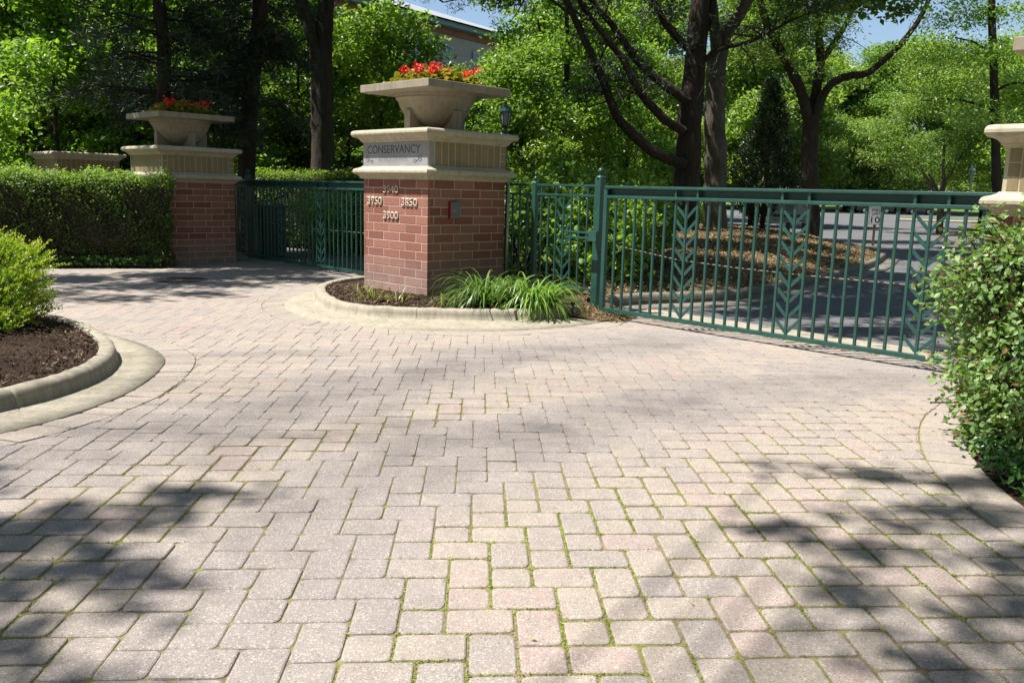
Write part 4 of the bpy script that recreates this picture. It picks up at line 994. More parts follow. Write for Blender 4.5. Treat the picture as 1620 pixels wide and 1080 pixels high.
RB_ = [(3.30, 4.95, .55, .62, .70, .55), (3.18, 5.20, 1.0, .55, .60, .42), (3.45, 5.0, 1.15, .6, .6, .34), (3.05, 4.75, .45, .42, .5, .36), (3.9, 4.7, .75, .7, .8, .7), (3.0, 5.35, .92, .30, .35, .24), (3.6, 4.2, .40, .65, .6, .38), (3.0, 5.05, .36, .36, .42, .34), (2.98, 4.5, .28, .34, .42, .26), (3.3, 4.05, .28, .5, .4, .28), (3.6, 5.0, 1.25, .5, .6, .3), (2.95, 4.75, .22, .26, .5, .2), (3.15, 4.2, .22, .42, .3, .22), (3.5, 5.2, .6, .6, .5, .6)]
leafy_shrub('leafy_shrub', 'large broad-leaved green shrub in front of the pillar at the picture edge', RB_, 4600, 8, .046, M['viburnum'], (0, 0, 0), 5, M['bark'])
# big leaved shrubs behind the fence and over the gate
for i, (x, y, h, w, lab) in enumerate(((.15, 13.1, 1.55, .9, 'dark leafy shrub directly behind the short fence panel'), (1.25, 12.35, 1.45, .75, 'broad-leaved shrub behind the latch end of the sunlit gate'), (1.75, 13.9, 1.5, .8, 'rounded leafy shrub at the corner of the mulch island'), (-.9, 14.7, 1.8, 1.1, 'tall leafy shrub half hidden behind the numbered pillar'), (1.0, 15.0, 1.9, 1.1, 'pale leafy shrub rising over the fence top'), (2.2, 16.8, 1.75, .9, 'leafy shrub under the low sweeping pine limb'))):
    B = [(0, 0, h*.5, w, w, h*.5), (w*.4, -.2, h*.68, w*.6, w*.6, h*.32), (-w*.4, .1, h*.6, w*.6, w*.7, h*.38)]
    leafy_shrub('leafy_shrub', lab, B, 420, 7, .10, M['leaf'] if i % 2 == 0 else M['leaf_light'], (x, y, .05), 40+i, M['bark_dark'], 8)

# ------------------------------------------------------------------ trees
def tree_mesh_crown(seed, blobs, nspray, per, spread, L, aspect, up=.9, shell=2.4):
    g = np.random.default_rng(seed); P, tone = blob_points(blobs, nspray, per, spread, g, shell)
    V = leaf_quads(P, L*g.uniform(.6, 1.25, len(P)), aspect, up, .18, None, g)
    return V, quads(len(P)), tone
def rnd_blobs(seed, z0, z1, r, n, br, tall=.75):
    g = np.random.default_rng(seed); out = []
    for i in range(n):
        f = (i+.5)/n; z = z0+(z1-z0)*f; rr = r*math.sin(math.pi*min(1, .22+.78*f))**.7*math.sqrt(g.random())
        a = g.uniform(0, 6.28); b = br*g.uniform(.6, 1.25)
        out.append((rr*math.cos(a), rr*math.sin(a), z, b, b, b*tall, g.normal(0, .12)))
    return out
def trunk_mb(seed, H, r0, blobs, fork=.35, lean=.03, n=9):
    g = random.Random(seed); s = MB(); path = []; x = y = 0
    for i in range(8):
        z = H*i/7; path.append((x, y, z-.15 if i == 0 else z)); x += g.uniform(-lean, lean)*H/7*2; y += g.uniform(-lean, lean)*H/7*2
    rad = [r0*(1.35 if i == 0 else 1.)*(1-.82*i/7) for i in range(8)]; s.tube(path, rad, n, jit=.06)
    for b in blobs:
        zt = b[2]; zb = max(H*fork*.6, zt-(abs(b[0])+abs(b[1]))*.8-.4); i = min(7, zb/H*7); j = int(i); q = path[min(j, 7)]
        p0 = Vector((q[0], q[1], zb)); p1 = Vector(b[:3]); mid = p0.lerp(p1, .5)+Vector((0, 0, -.12*(p1-p0).length+g.uniform(-.1, .1)))
        rr = max(.018, r0*.42*(1-zb/H*.7)); s.tube([p0, mid, p1], [rr, rr*.6, rr*.25], 6, cap=False)
    return s
PROTO = {}
def proto(key, H, r0, blobs, nspray, per, spread, L, aspect, m, bark, seed, up=.9, fork=.35, shell=2.4):
    tr = trunk_mb(seed, H*.93, r0, blobs, fork)
    me_t = bpy.data.meshes.new('trunk'); me_t.from_pydata(tr.v, [], tr.f); me_t.polygons.foreach_set('use_smooth', [True]*len(me_t.polygons)); me_t.materials.append(bark)
    V, F, tone = tree_mesh_crown(seed, blobs, nspray, per, spread, L, aspect, up, shell)
    PROTO[key] = (me_t, np_mesh('crown', V, F, tone, mats=[m]))
def plant(key, label, x, y, s=1., rz=None, name='leafy_tree', cat='tree', group=None, z=0., sz=None):
    t = thing(name, label, cat, (x, y, z-.02), random.uniform(0, 6.28) if rz is None else rz, group, (s, s, sz or s))
    obj('trunk', PROTO[key][0], t); obj('crown', PROTO[key][1], t); return t
for i in range(3):
    proto('under%d' % i, 6.6, .075, rnd_blobs(60+i, 1.1, 6.2, 1.9, 20, .80, .6), 1500, 9, (.17, .17, .07), .15, .62, M['leaf'] if i < 2 else M['leaf_light'], M['bark_dark'], 60+i, fork=.15)
for i in range(2):
    proto('tall%d' % i, 13.5, .21, rnd_blobs(70+i, 4.2, 13, 3.6, 24, 1.35, .62), 2300, 10, (.25, .25, .10), .21, .62, M['leaf'], M['bark'], 70+i, fork=.3)
for i in range(2):
    proto('round%d' % i, 11, .17, rnd_blobs(80+i, 1.4, 10.3, 3.6, 30, 1.35, .6), 3400, 11, (.25, .25, .10), .23, .6, M['leaf_light'] if i == 0 else M['locust'], M['bark'], 80+i, fork=.2)
proto('locust', 10, .16, rnd_blobs(90, 1.6, 9.8, 4.2, 34, 1.3, .45), 4200, 13, (.30, .30, .08), .19, .42, M['locust'], M['bark'], 90, fork=.2)
proto('bush0', 2.1, .03, [(0, 0, .9, .95, .95, .85), (.4, .2, 1.3, .6, .6, .6), (-.45, -.2, 1.1, .65, .6, .6)], 420, 9, (.10, .10, .05), .10, .6, M['leaf'], M['bark_dark'], 95, fork=.1)
proto('bush1', 1.5, .03, [(0, 0, .6, .9, .9, .6), (.5, .1, .8, .5, .6, .4)], 360, 9, (.10, .10, .05), .09, .6, M['leaf_light'], M['bark_dark'], 96, fork=.1)
def needles(P, tone, per, L, g, up=.25, D0=None):
    """tufts of long thin needles"""
    n = len(P); D = nrm(g.normal(size=(n*per, 3))+np.array([0, 0, up])+(0 if D0 is None else np.repeat(D0, per, 0)*1.2)); Q = np.repeat(P, per, 0); S = nrm(np.cross(D, g.normal(size=D.shape))); l = (L*g.uniform(.6, 1.2, n*per))[:, None]; w = .010+.035*l
    V = np.stack([Q-S*w*.3, Q+D*l*.6-S*w*.5, Q+D*l, Q+D*l*.6+S*w*.5], 1).reshape(-1, 3); return V, np.repeat(tone, per)
def limb_tree(name, label, cat, bark, limbs, base, nside=10):
    """hero tree: traced limbs given in metres, trunk part = one mesh; returns its Empty (at the trunk's foot)"""
    t = thing(name, label, cat, base); s = MB()
    for path, r0, r1 in limbs:
        P = smooth(path, max(10, len(path)*4)); P = P+np.cumsum(rng.normal(0, .006, P.shape), 0)*min(1, r0*6); k = len(P)
        s.tube(P-np.array(base), [r0+(r1-r0)*i/(k-1) for i in range(k)], nside, jit=.07, cap=False)
    s.build('trunk', bark, t, smooth=True); return t
def twigs_along(path, n, length, g, up=.4):
    P = smooth(path, 60); out = []
    for i in range(n):
        j = int(g.integers(14, 60)); d = g.normal(size=3)+np.array([0, 0, up]); d /= np.linalg.norm(d); l = length*g.uniform(.4, 1.1); a = P[j]; b = a+d*l*.5+g.normal(0, .08, 3); c = a+d*l+np.array([0, 0, -.12*l]); out.append([a, b, c])
    return out

# forked trunk behind the shaded gate
B = (-4.793, 21.5, 0)
t = limb_tree('forked_tree', 'thick dark grey trunk forking into two stems behind the shaded gate', 'tree', M['bark'], [
    ([(-4.80, 21.5, -.1), (-4.793, 21.5, 1.0), (-4.792, 21.5, 2.89), (-4.807, 21.5, 4.08), (-4.80, 21.55, 4.7)], .31, .24),
    ([(-4.86, 21.5, 4.2), (-4.975, 21.5, 5.0), (-5.195, 21.5, 5.675), (-5.396, 21.5, 6.24), (-5.62, 21.5, 7.2), (-6.2, 21.3, 9.5)], .18, .09),
    ([(-4.77, 21.55, 4.2), (-4.723, 21.6, 5.27), (-4.67, 21.6, 5.85), (-4.63, 21.6, 6.71), (-4.556, 21.6, 8), (-4.0, 21.8, 10.5)], .22, .10)], B, 12)
V, F, tone = tree_mesh_crown(201, [(a-0, b, c, 1.7, 1.7, 1.0, 0) for a, b, c in ((-1.5, -1, 9.5), (.8, .5, 10.5), (-.5, 1, 11.5), (1.8, -1, 9), (-2.4, .8, 10.5), (.2, -2, 8.7), (2.6, .5, 10.4))], 1300, 10, (.25, .25, .1), .2, .6)
obj('crown', np_mesh('crown', V, F, tone, mats=[M['leaf']]), t)

# pine with low sweeping limbs
g = np.random.default_rng(301); B = (4.40, 22.5, 0)
PL = [([(4.41, 22.5, .0), (4.39, 22.5, 1.2), (4.356, 22.5, 2.25), (4.369, 22.5, 3.35), (4.43, 22.5, 4.44), (4.452, 22.5, 5.36), (4.473, 22.5, 6.27), (4.50, 22.5, 7.6), (4.42, 22.5, 9.5), (4.4, 22.5, 12.5)], .37, .12),
      ([(4.25, 22.2, 2.25), (3.61, 22, 2.45), (3.0, 22, 2.85), (2.45, 22, 3.42), (2.10, 22, 4.17), (1.71, 22, 4.91), (1.31, 22, 5.64), (1.01, 22, 6.22), (.64, 22, 7.08)], .145, .06),
      ([(4.2, 22.2, 3.05), (3.61, 22, 3.33), (3.0, 22, 3.97), (2.60, 22, 4.66), (2.17, 22, 5.19), (1.64, 22, 5.8), (1.38, 22, 6.23), (.98, 22, 6.95)], .12, .05),
      ([(4.3, 22.3, 3.8), (3.63, 22.2, 4.16), (3.0, 22.2, 4.64), (2.55, 22.2, 5.19), (2.1, 22.2, 5.7), (1.64, 22.2, 6.21), (1.15, 22.2, 6.86)], .13, .05),
      ([(4.42, 22.5, 4.95), (3.98, 22.6, 5.37), (3.6, 22.6, 5.81), (3.34, 22.6, 6.26), (3.06, 22.6, 7.0)], .11, .06),
      ([(4.42, 22.4, 4.6), (5.03, 22.4, 5.09), (5.66, 22.4, 5.25), (6.19, 22.4, 5.51), (6.87, 22.4, 5.86)], .08, .03),
      ([(4.5, 22.5, 5.3), (4.74, 22.6, 5.92), (4.83, 22.6, 6.52), (5.0, 22.6, 7.5), (5.1, 22.6, 8.6)], .13, .06)]
PL.append(([(1.25, 22, 5.75), (.3, 22, 6.25), (-.9, 22, 6.15), (-1.9, 22, 5.95)], .035, .012))
tw = []
for P_, a, b in PL[1:6]+PL[-1:]: tw += twigs_along(P_, 9, 1.3, g)
t = limb_tree('pine_tree', 'big dark pine with three low limbs sweeping up to the left', 'tree', M['bark_dark'], PL+[(q, .022, .006) for q in tw], B, 12)
ends = np.array([q[2] for q in tw]+[q[1] for q in tw]); bl = [(x, y, z, .55, .55, .25, 0) for x, y, z in ends if z > 3.9]+[(-.9, 22, 6.1, .5, .4, .22, 0), (-1.7, 22, 5.95, .5, .4, .2, 0), (-.3, 22, 6.4, .5, .4, .22, 0)]
bl += [(4.4+a, 22.5+b, c, 1.5, 1.5, .5, 0) for a, b, c in ((-2, -1.5, 7.2), (1.8, -.6, 7.4), (-3.8, .2, 7.8), (.3, -2.2, 7), (0, 1.8, 7.6), (2.9, 1.2, 7.4), (-1, 0, 9.4), (1.6, .5, 9.4), (0, 0, 11.5), (-3, 2, 8.6), (3.2, -1.5, 8.2), (-4.6, -1.8, 8.2))]
P, tone = blob_points(bl, 900, 4, (.16, .16, .08), g); V, tone = needles(P-np.array(B), np.clip(tone*.7, 0, .9), 9, .17, g)
obj('crown', np_mesh('crown', V, quads(len(V)//4), tone, mats=[M['needle']]), t)

B = (5.68, 24.5, .0)
t = limb_tree('shaggy_tree', 'furrowed grey trunk just right of the dark pine, forking high', 'tree', M['bark_pale'], [
    ([(5.69, 24.5, -.1), (5.66, 24.5, .6), (5.60, 24.5, 1.64), (5.57, 24.5, 2.69), (5.47, 24.5, 3.54), (5.44, 24.5, 4.56), (5.42, 24.5, 5.2)], .34, .27),
    ([(5.40, 24.5, 4.9), (5.38, 24.5, 5.6), (5.25, 24.5, 6.2), (5.12, 24.5, 7.03), (4.95, 24.5, 8.6), (4.7, 24.3, 10.5)], .18, .08),
    ([(5.46, 24.5, 4.9), (5.65, 24.5, 5.81), (5.93, 24.5, 6.23), (6.19, 24.5, 6.81), (6.39, 24.5, 7.54), (6.73, 24.5, 8.67), (7.4, 24.6, 10.4)], .19, .08),
    ([(5.40, 24.3, 2.7), (5.28, 24.1, 2.95), (5.24, 24.05, 3.05)], .10, .07), ([(5.67, 24.4, .35), (5.95, 24.2, -.05)], .2, .05), ([(5.67, 24.4, .35), (5.35, 24.15, -.02)], .2, .05)], B, 12)
V, F, tone = tree_mesh_crown(203, [(a, b, c, 1.6, 1.6, .95, 0) for a, b, c in ((-1.5, -1, 9.3), (1.3, -.5, 10), (0, 1, 11.2), (2.4, .6, 9.2), (-2.4, 1, 9.8), (.4, -2, 8.8), (3.2, -.8, 8.6))]+[(a, b, c, 1.0, .9, .42, 0) for a, b, c in ((2.2, -.3, 6.7), (3.2, .3, 7.1), (1.3, .7, 7.3), (-2.2, .5, 7.1), (-3.4, 0, 7.0), (4.3, 0, 6.8), (-.9, -.7, 7.4), (2.9, -.6, 7.7))], 1700, 10, (.25, .25, .1), .2, .6)
obj('crown', np_mesh('crown', V, F, tone, mats=[M['leaf']]), t)

# honey locust with spreading limbs
B = (10.64, 31., 0); g = np.random.default_rng(305)
LL = [([(10.68, 31, -.1), (10.62, 31, .5), (10.47, 31, 1.78), (10.37, 31, 3.1), (10.34, 31, 4.35)], .33, .27),
      ([(10.30, 31, 3.9), (9.90, 31, 5.03), (9.51, 31, 5.70), (9.08, 31, 6.39), (8.63, 31, 7.11), (8.32, 31, 7.73), (8.04, 31, 8.55), (7.6, 31, 9.76)], .21, .08),
      ([(8.9, 31, 6.7), (9.09, 31, 7.33), (9.55, 31, 7.66), (10.14, 31, 7.82)], .08, .04), ([(9.0, 31, 6.5), (8.3, 31, 6.9), (7.4, 31, 7.0), (6.6, 31, 7.4)], .07, .03),
      ([(10.36, 31.1, 4.1), (10.45, 31.2, 5.28), (10.51, 31.2, 6.14), (10.37, 31.2, 6.98), (10.22, 31.2, 7.92), (10.08, 31.2, 8.85), (9.88, 31.2, 10.1)], .19, .08),
      ([(10.5, 31.2, 6.1), (10.92, 31.2, 6.78), (11.3, 31.2, 7.47), (11.55, 31.2, 8.06), (11.86, 31.2, 8.9)], .12, .05), ([(10.36, 31.2, 7.1), (10.61, 31.2, 7.72), (10.94, 31.2, 8.25), (11.3, 31.2, 9.1)], .09, .04),
      ([(10.36, 30.9, 4.1), (10.60, 30.8, 4.99), (10.98, 30.8, 5.46), (11.46, 30.8, 5.66), (11.96, 30.8, 5.72), (12.45, 30.8, 6.07), (12.97, 30.8, 6.6), (13.48, 30.8, 7.3), (13.83, 30.8, 8.03), (14.06, 30.8, 8.85)], .16, .06)]
tw = []
for P_, a, b in LL[1:]: tw += twigs_along(P_, 8, 1.3, g, .2)
t = limb_tree('honey_locust', 'open spreading tree with dark limbs against the sky behind the notice board', 'tree', M['bark_dark'], LL+[(q, .02, .006) for q in tw], B, 12)
bl = [(q[2][0], q[2][1], q[2][2], .60, .60, .26, 0) for q in tw if q[2][2] > 5.6 and not (11.2 < q[2][0] < 13.9 and q[2][2] < 8.0)]
bl += [(a, 31+b, c, .8, .7, .3, 0) for a, b, c in ((8.4, -.3, 7.6), (9.4, .3, 8.3), (10.6, -.4, 7.3), (9.8, -.2, 6.9), (7.4, 0, 7.9), (11.3, .3, 8.7), (6.6, -.2, 7.3), (8.8, .3, 6.2), (11.0, 0, 7.9), (14.4, 0, 7.6), (15.2, -.4, 8.4), (14.6, .4, 6.6))]
bl += [(a, 31+b, c, 1.5, 1.3, .6, 0) for a, b, c in ((8, 0, 9.6), (10, 0, 10.4), (6.6, .5, 8.4), (11.6, .6, 10.4), (13.5, -.2, 10.2), (9, -1, 8.6), (7, -1, 9.8), (14.8, 0, 9.6))]
P, tone = blob_points(bl, 2700, 13, (.24, .24, .06), g); V = leaf_quads(P-np.array(B), .125*g.uniform(.6, 1.2, len(P)), .36, .9, .15, None, g)
obj('crown', np_mesh('crown', V, quads(len(P)), tone, mats=[M['locust']]), t)

# vase-shaped tree mid distance
B = (1.76, 33., 0); g = np.random.default_rng(306)
LL = [([(1.84, 33, -.1), (1.74, 33, 2.5), (1.66, 33, 3.9)], .2, .16), ([(1.67, 33, 3.6), (1.72, 33, 4.81), (1.78, 33, 5.95), (1.74, 33, 7.5), (1.7, 33, 9.7)], .14, .05), ([(1.66, 33, 3.6), (1.42, 33, 4.58), (1.2, 33, 5.7), (.89, 33, 6.6), (.62, 33, 7.7)], .12, .04), ([(1.7, 33, 4), (2.13, 33, 4.6), (2.46, 33, 5.29), (2.74, 33, 5.8), (3.3, 33, 7)], .09, .03)]
t = limb_tree('vase_tree', 'slender vase-shaped tree left of the dark pine, framed by its limbs', 'tree', M['bark_dark'], LL, B)
V, F, tone = tree_mesh_crown(206, [(a, b, c, 1.1, 1.1, .6, 0) for a, b, c in ((0, 0, 4.8), (-1.3, .2, 5.2), (1.4, -.3, 5.6), (-.4, -.9, 6.6), (.9, .8, 7), (-1.8, .4, 7), (0, 0, 8.4), (2, 0, 7.4), (-1, -.5, 4.1), (1.1, -.6, 4.2), (-2.2, -.3, 5.9), (-2.6, 0, 8.6), (2.6, 0, 9), (.6, .3, 9.8), (-1.2, 0, 9.6))], 1700, 9, (.2, .2, .08), .17, .6)
obj('crown', np_mesh('crown', V, F, tone, mats=[M['leaf']]), t)

# small open tree across the road, right
B = (19.6, 40, 0)
LL = [([(19.66, 40, -.1), (19.57, 40, 1.46), (19.55, 40, 2.0)], .16, .13), ([(19.55, 40, 1.5), (19.21, 40, 2.02), (18.81, 40, 2.53), (18.44, 40, 3.0), (18.16, 40, 3.7)], .10, .04), ([(19.55, 40, 1.8), (19.57, 40, 2.46), (19.5, 40, 3.31), (19.42, 40, 4.3)], .09, .04), ([(19.57, 40, 1.9), (19.79, 40, 2.61), (20.02, 40, 3.13), (20.32, 40, 3.6), (20.7, 40, 4.2)], .09, .04), ([(19.5, 40, 1.8), (19.18, 40, 2.31), (18.9, 40, 2.73)], .06, .04)]
t = limb_tree('spreading_tree', 'small pale-barked tree with low spreading forks above the right end of the gate', 'tree', M['bark_pale'], LL, B)
V, F, tone = tree_mesh_crown(207, rnd_blobs(207, 3.2, 8.2, 3.6, 22, 1.1, .5), 2000, 10, (.24, .24, .08), .16, .5)
obj('crown', np_mesh('crown', V, F, tone, mats=[M['locust']]), t)

# dark trunk at far right
B = (16.7, 30, 0)
LL = [([(16.75, 30, -.1), (16.66, 30, 1.3), (16.43, 30, 2.8), (16.2, 30, 4.46), (15.98, 30, 6.1), (15.69, 30, 8.1), (15.36, 30, 10.5)], .17, .10), ([(16.18, 30, 4.6), (15.42, 30, 4.78), (14.65, 30, 4.9), (13.7, 30, 4.82)], .06, .02), ([(16.1, 30, 5.2), (16.8, 30.2, 5.5), (17.6, 30, 5.4)], .06, .02), ([(16, 30, 6), (15.2, 29.6, 6.6), (14.3, 29.5, 6.8)], .06, .02)]
t = limb_tree('edge_tree', 'dark straight trunk with a thin horizontal branch beside the right pillar cap', 'tree', M['bark_dark'], LL, B)
V, F, tone = tree_mesh_crown(208, [(a, b, c, 1.2, 1.2, .55, 0) for a, b, c in ((-2.2, 0, 5.3), (-1, -.6, 6.3), (.8, .4, 5.6), (1.8, 0, 6.6), (-3, .4, 6.6), (-1.2, .6, 7.8), (.6, -.4, 7.8), (2.6, .3, 5.2), (-2.6, -.6, 8.6), (0, 0, 9.6), (-.8, 0, 4.4), (1.6, -.3, 4.3))], 1700, 11, (.22, .22, .07), .14, .45)
obj('crown', np_mesh('crown', V, F, tone, mats=[M['locust']]), t)

# dark conifers at left
def conifer(label, x, y, pts, r, seed, z0, H, spread):
    g = np.random.default_rng(seed); t = thing('pine_tree', label, 'tree', (x, y, 0)); s = MB(); P = smooth(pts, 24)-np.array([x, y, 0]); s.tube(P, np.linspace(r, r*.35, 24), 10, jit=.06)
    ends, dirs = [], []
    for k in range(95):
        f = g.random(); z = z0+(H-z0)*f; a = g.uniform(0, 6.28); l = spread*(1-.5*f)*g.uniform(.5, 1.1); j = int(np.argmin(abs(P[:, 2]-min(z, P[-1, 2])))); p0 = np.array([P[j, 0], P[j, 1], z])
        p1 = p0+np.array([math.cos(a)*l*.55, math.sin(a)*l*.55, .05]); p2 = p0+np.array([math.cos(a)*l, math.sin(a)*l, -.35*l*g.uniform(.2, 1)]); s.tube([p0, p1, p2], [.03, .018, .006], 5, cap=False)
        for u in np.linspace(.3, 1, 6): q = (1-u)**2*p0+2*u*(1-u)*p1+u*u*p2; ends.append(q); dirs.append(nrm(p2-p0))
    s.build('trunk', M['bark_dark'], t, smooth=True); E_ = np.repeat(np.array(ends), 8, 0)+g.normal(0, .15, (len(ends)*8, 3)); D_ = np.repeat(np.array(dirs), 8, 0)
    V, tone = needles(E_, np.clip(g.normal(.4, .25, len(E_)), 0, 1), 9, .22, g, .05, D_); obj('crown', np_mesh('crown', V, quads(len(V)//4), tone, mats=[M['needle']]), t)
conifer('dark shadowy pine behind the shaded pillar and its planter', -7.3, 17.9, [(-7.35, 17.9, -.1), (-7.25, 17.9, 2.54), (-7.16, 17.9, 3.51), (-7.15, 17.9, 4.23), (-7.2, 17.9, 4.93), (-7.2, 17.9, 7), (-7.2, 17.9, 11)], .17, 401, 2.7, 10.5, 2.1)
conifer('dark shadowy pine rising over the left end of the shaded gate', -5.9, 19., [(-6.0, 19, -.1), (-5.82, 19, 2.66), (-5.71, 19, 3.69), (-5.58, 19, 4.45), (-5.5, 19, 5.2), (-5.5, 19, 7), (-5.6, 19, 11)], .21, 402, 2.3, 10.5, 1.45)
# dark cone-shaped juniper
g = np.random.default_rng(403); t = thing('juniper', 'dark cone-shaped juniper between the furrowed trunk and the spreading tree', 'tree', (7.72, 27, .3)); s = MB(); s.tube([(0, 0, -.2), (.02, 0, 2.5), (-.03, 0, 4.3)], [.09, .06, .02], 8); s.build('trunk', M['bark_dark'], t)
n = 2600; z = .55+4.1*g.random(n)**1.15; a = g.uniform(0, 6.28, n); lump = 1+.28*np.sin(a*3+z*2.4)+.2*np.sin(a*5-z*4); rr = 1.02*(1-((z-.3)/4.6)**1.35)*np.minimum(1, (z-.2)/.8)*lump*np.sqrt(g.uniform(.35, 1, n))
P = np.repeat(np.c_[rr*np.cos(a), rr*np.sin(a), z], 10, 0)+g.normal(0, .07, (n*10, 3)); D = nrm(np.repeat(np.c_[np.cos(a), np.sin(a), np.full(n, 1.1)], 10, 0)+g.normal(0, .5, P.shape)); S = nrm(np.cross(D, g.normal(size=P.shape))); l = g.uniform(.06, .13, len(P))[:, None]
V = np.stack([P, P+D*l*.5+S*.014, P+D*l, P+D*l*.5-S*.014], 1).reshape(-1, 3); obj('crown', np_mesh('crown', V, quads(len(P)), np.clip(g.normal(.4, .25, len(P)), 0, 1), mats=[M['juniper']]), t)

# ---- woodland trees (copies share mesh data)
W = [('under2', -2.25, 31, .9, 'pale leafy tree covering the lower storeys of the far building'), ('under0', -.8, 31.5, .88, 'leafy tree between the far building and the dark lantern'),
   # key, x, y, scale, label
 ('under0', -11.1, 21.0, 1.0, 'slim leafy tree with a dark stem above the left half of the hedge'),
 ('under1', -9.75, 22.6, 1.1, 'slim leafy tree with a dark stem above the middle of the hedge'),
 ('under2', -12.6, 23.0, 1.1, 'bright leafy tree at the far left edge above the hedge'),
 ('under0', -8.2, 23.2, 1.1, 'leafy understorey tree behind the planter of the shaded pillar'),
 ('under2', -3.75, 24.6, 1.02, 'sunlit leafy tree just right of the forked trunk'),
 ('under1', -1.9, 27.0, .76, 'leafy tree behind the bowl of the numbered pillar planter'),
 ('under1', -6.3, 25.3, 1.1, 'leafy tree with leaning stem seen left of the forked trunk'),
 ('under2', -5.0, 26.5, 1.0, 'pale leafy sapling behind the fork of the thick trunk'),
 ('under2', .2, 29.5, 1.0, 'bright leafy tree behind the lantern by the numbered pillar'),
 ('under0', 4.6, 36, 1.2, 'leafy tree seen between the pine limbs and the pine trunk'),
 ('under2', 2.8, 41, 1.3, 'pale leafy tree far behind the fence post finial'),
 ('round0', 12.9, 47, 1.2, 'light green tree filling the gap left of the juniper'),
 ('under2', 6.9, 44, 1.3, 'light leafy tree behind the furrowed trunk'),
 ('locust', 25.6, 47.5, .95, 'pale feathery tree right of the spreading locust trunk'),
 ('locust', 24.3, 37, 1.15, 'airy light green tree filling the top right corner behind the planter slab'),
 ('locust', 30.5, 49, 1.1, 'large feathery green tree above the right end of the gate'),
 ('round1', 36.5, 58, 1.25, 'tall green tree at the right edge behind the pillar cap'),
 ('round0', 36.5, 106, 1.7, 'rounded light green tree beyond the road straight above the speed sign'),
 ('locust', 43, 104, 1.9, 'far feathery tree behind the middle of the road'),
 ('round1', 39, 56, 1.15, 'big far green tree beyond the pale lantern'),
]
for k, x, y, s_, lab in W: plant(k, lab, x, y, s_)
# masses of trees nothing tells apart
g = np.random.default_rng(77)
def mass(keys, label, group, pts, smin, smax, name='woodland_tree'):
    for i, (x, y) in enumerate(pts): plant(keys[i % len(keys)], label, x, y, g.uniform(smin, smax), None, name, 'tree', group)
mass(['under0', 'under1', 'under0'], 'leafy green tree in the shady wood above the hedge and shaded gate', 'shady wood trees on the left', [(-14.5, 26), (-11.8, 26.5), (-9.6, 27), (-15.5, 31), (-12.8, 31.5), (-7.8, 29.5), (-10, 32.5), (-18, 30), (-6.4, 33.5), (-14.2, 37), (-19, 36.5)], 1.05, 1.5)
mass(['tall0', 'tall1'], 'tall tree in the wood whose crown rises out of the picture at left', 'tall shady wood trees', [(-18.5, 24), (-10.5, 30.5), (-15.5, 35), (-21, 30), (-21, 40), (-14, 43)], .9, 1.15)
mass(['locust', 'round0', 'round1'], 'leafy tree of the sunlit row across the road on the right', 'sunlit trees across the road', [(24.2, 43), (28.5, 41), (32, 47), (36, 45), (27.5, 37), (39, 52), (33.5, 40), (23, 36), (44, 47), (30, 33)], .75, 1.0)
mass(['under2', 'under1', 'round0'], 'leafy tree in the sunny wood seen above the fence panel', 'wood trees behind the fence', [(.9, 37), (3.6, 47), (7.6, 55), (3.0, 53), (10.2, 61), (5.4, 66)], 1.3, 1.7)
mass(['round0', 'round1', 'locust'], 'distant tree of the wooded far side of the road', 'distant trees across the road', [(20, 104), (30, 112), (41, 108), (51, 112), (60, 104), (10, 98), (70, 100), (26, 120), (47, 122), (15, 116), (80, 108), (33, 104), (39, 116), (24, 106), (46, 106)], 1.5, 2.1)
mass(['bush0', 'bush1'], 'low leafy bush in the undergrowth of the left wood', 'undergrowth bushes', [(-12.2, 18.6), (-11.2, 19.4), (-7.5, 21.0), (-10.6, 21.6), (-7.2, 20.4), (-3.9, 19.2), (-2.6, 20.4), (-1.6, 18.9), (-3.2, 22.2), (-5.6, 22.9), (-2.0, 23.4), (-4.6, 24.4), (-13.4, 21.6), (-.6, 21.5), (.2, 24.2), (-1.4, 26), (1.6, 27), (3.0, 28.6), (-.2, 17.6), (5.2, 33), (2.6, 37.5), (8.2, 38.5), (-8.8, 24.6), (-7.4, 22)], .8, 1.25, 'leafy_bush')
mass(['tall0', 'tall1'], 'tall leafy tree standing around the drive outside the picture', 'trees around the drive outside the picture', [(-32, -4), (-33, 3), (-34, 11), (-15, -10), (-8, -13), (0, -14), (8, -12), (13, -5), (15, 3), (19, -9), (20, -1), (21, 6), (-4, -21), (5, -22), (-20, -14), (16, -17), (12.5, -1), (11, -8.5), (4, -9.5), (-3, -9), (14, 1.5), (-9, -8.5)], 1.1, 1.45)  # unseen trees added all round to cut the sky fill
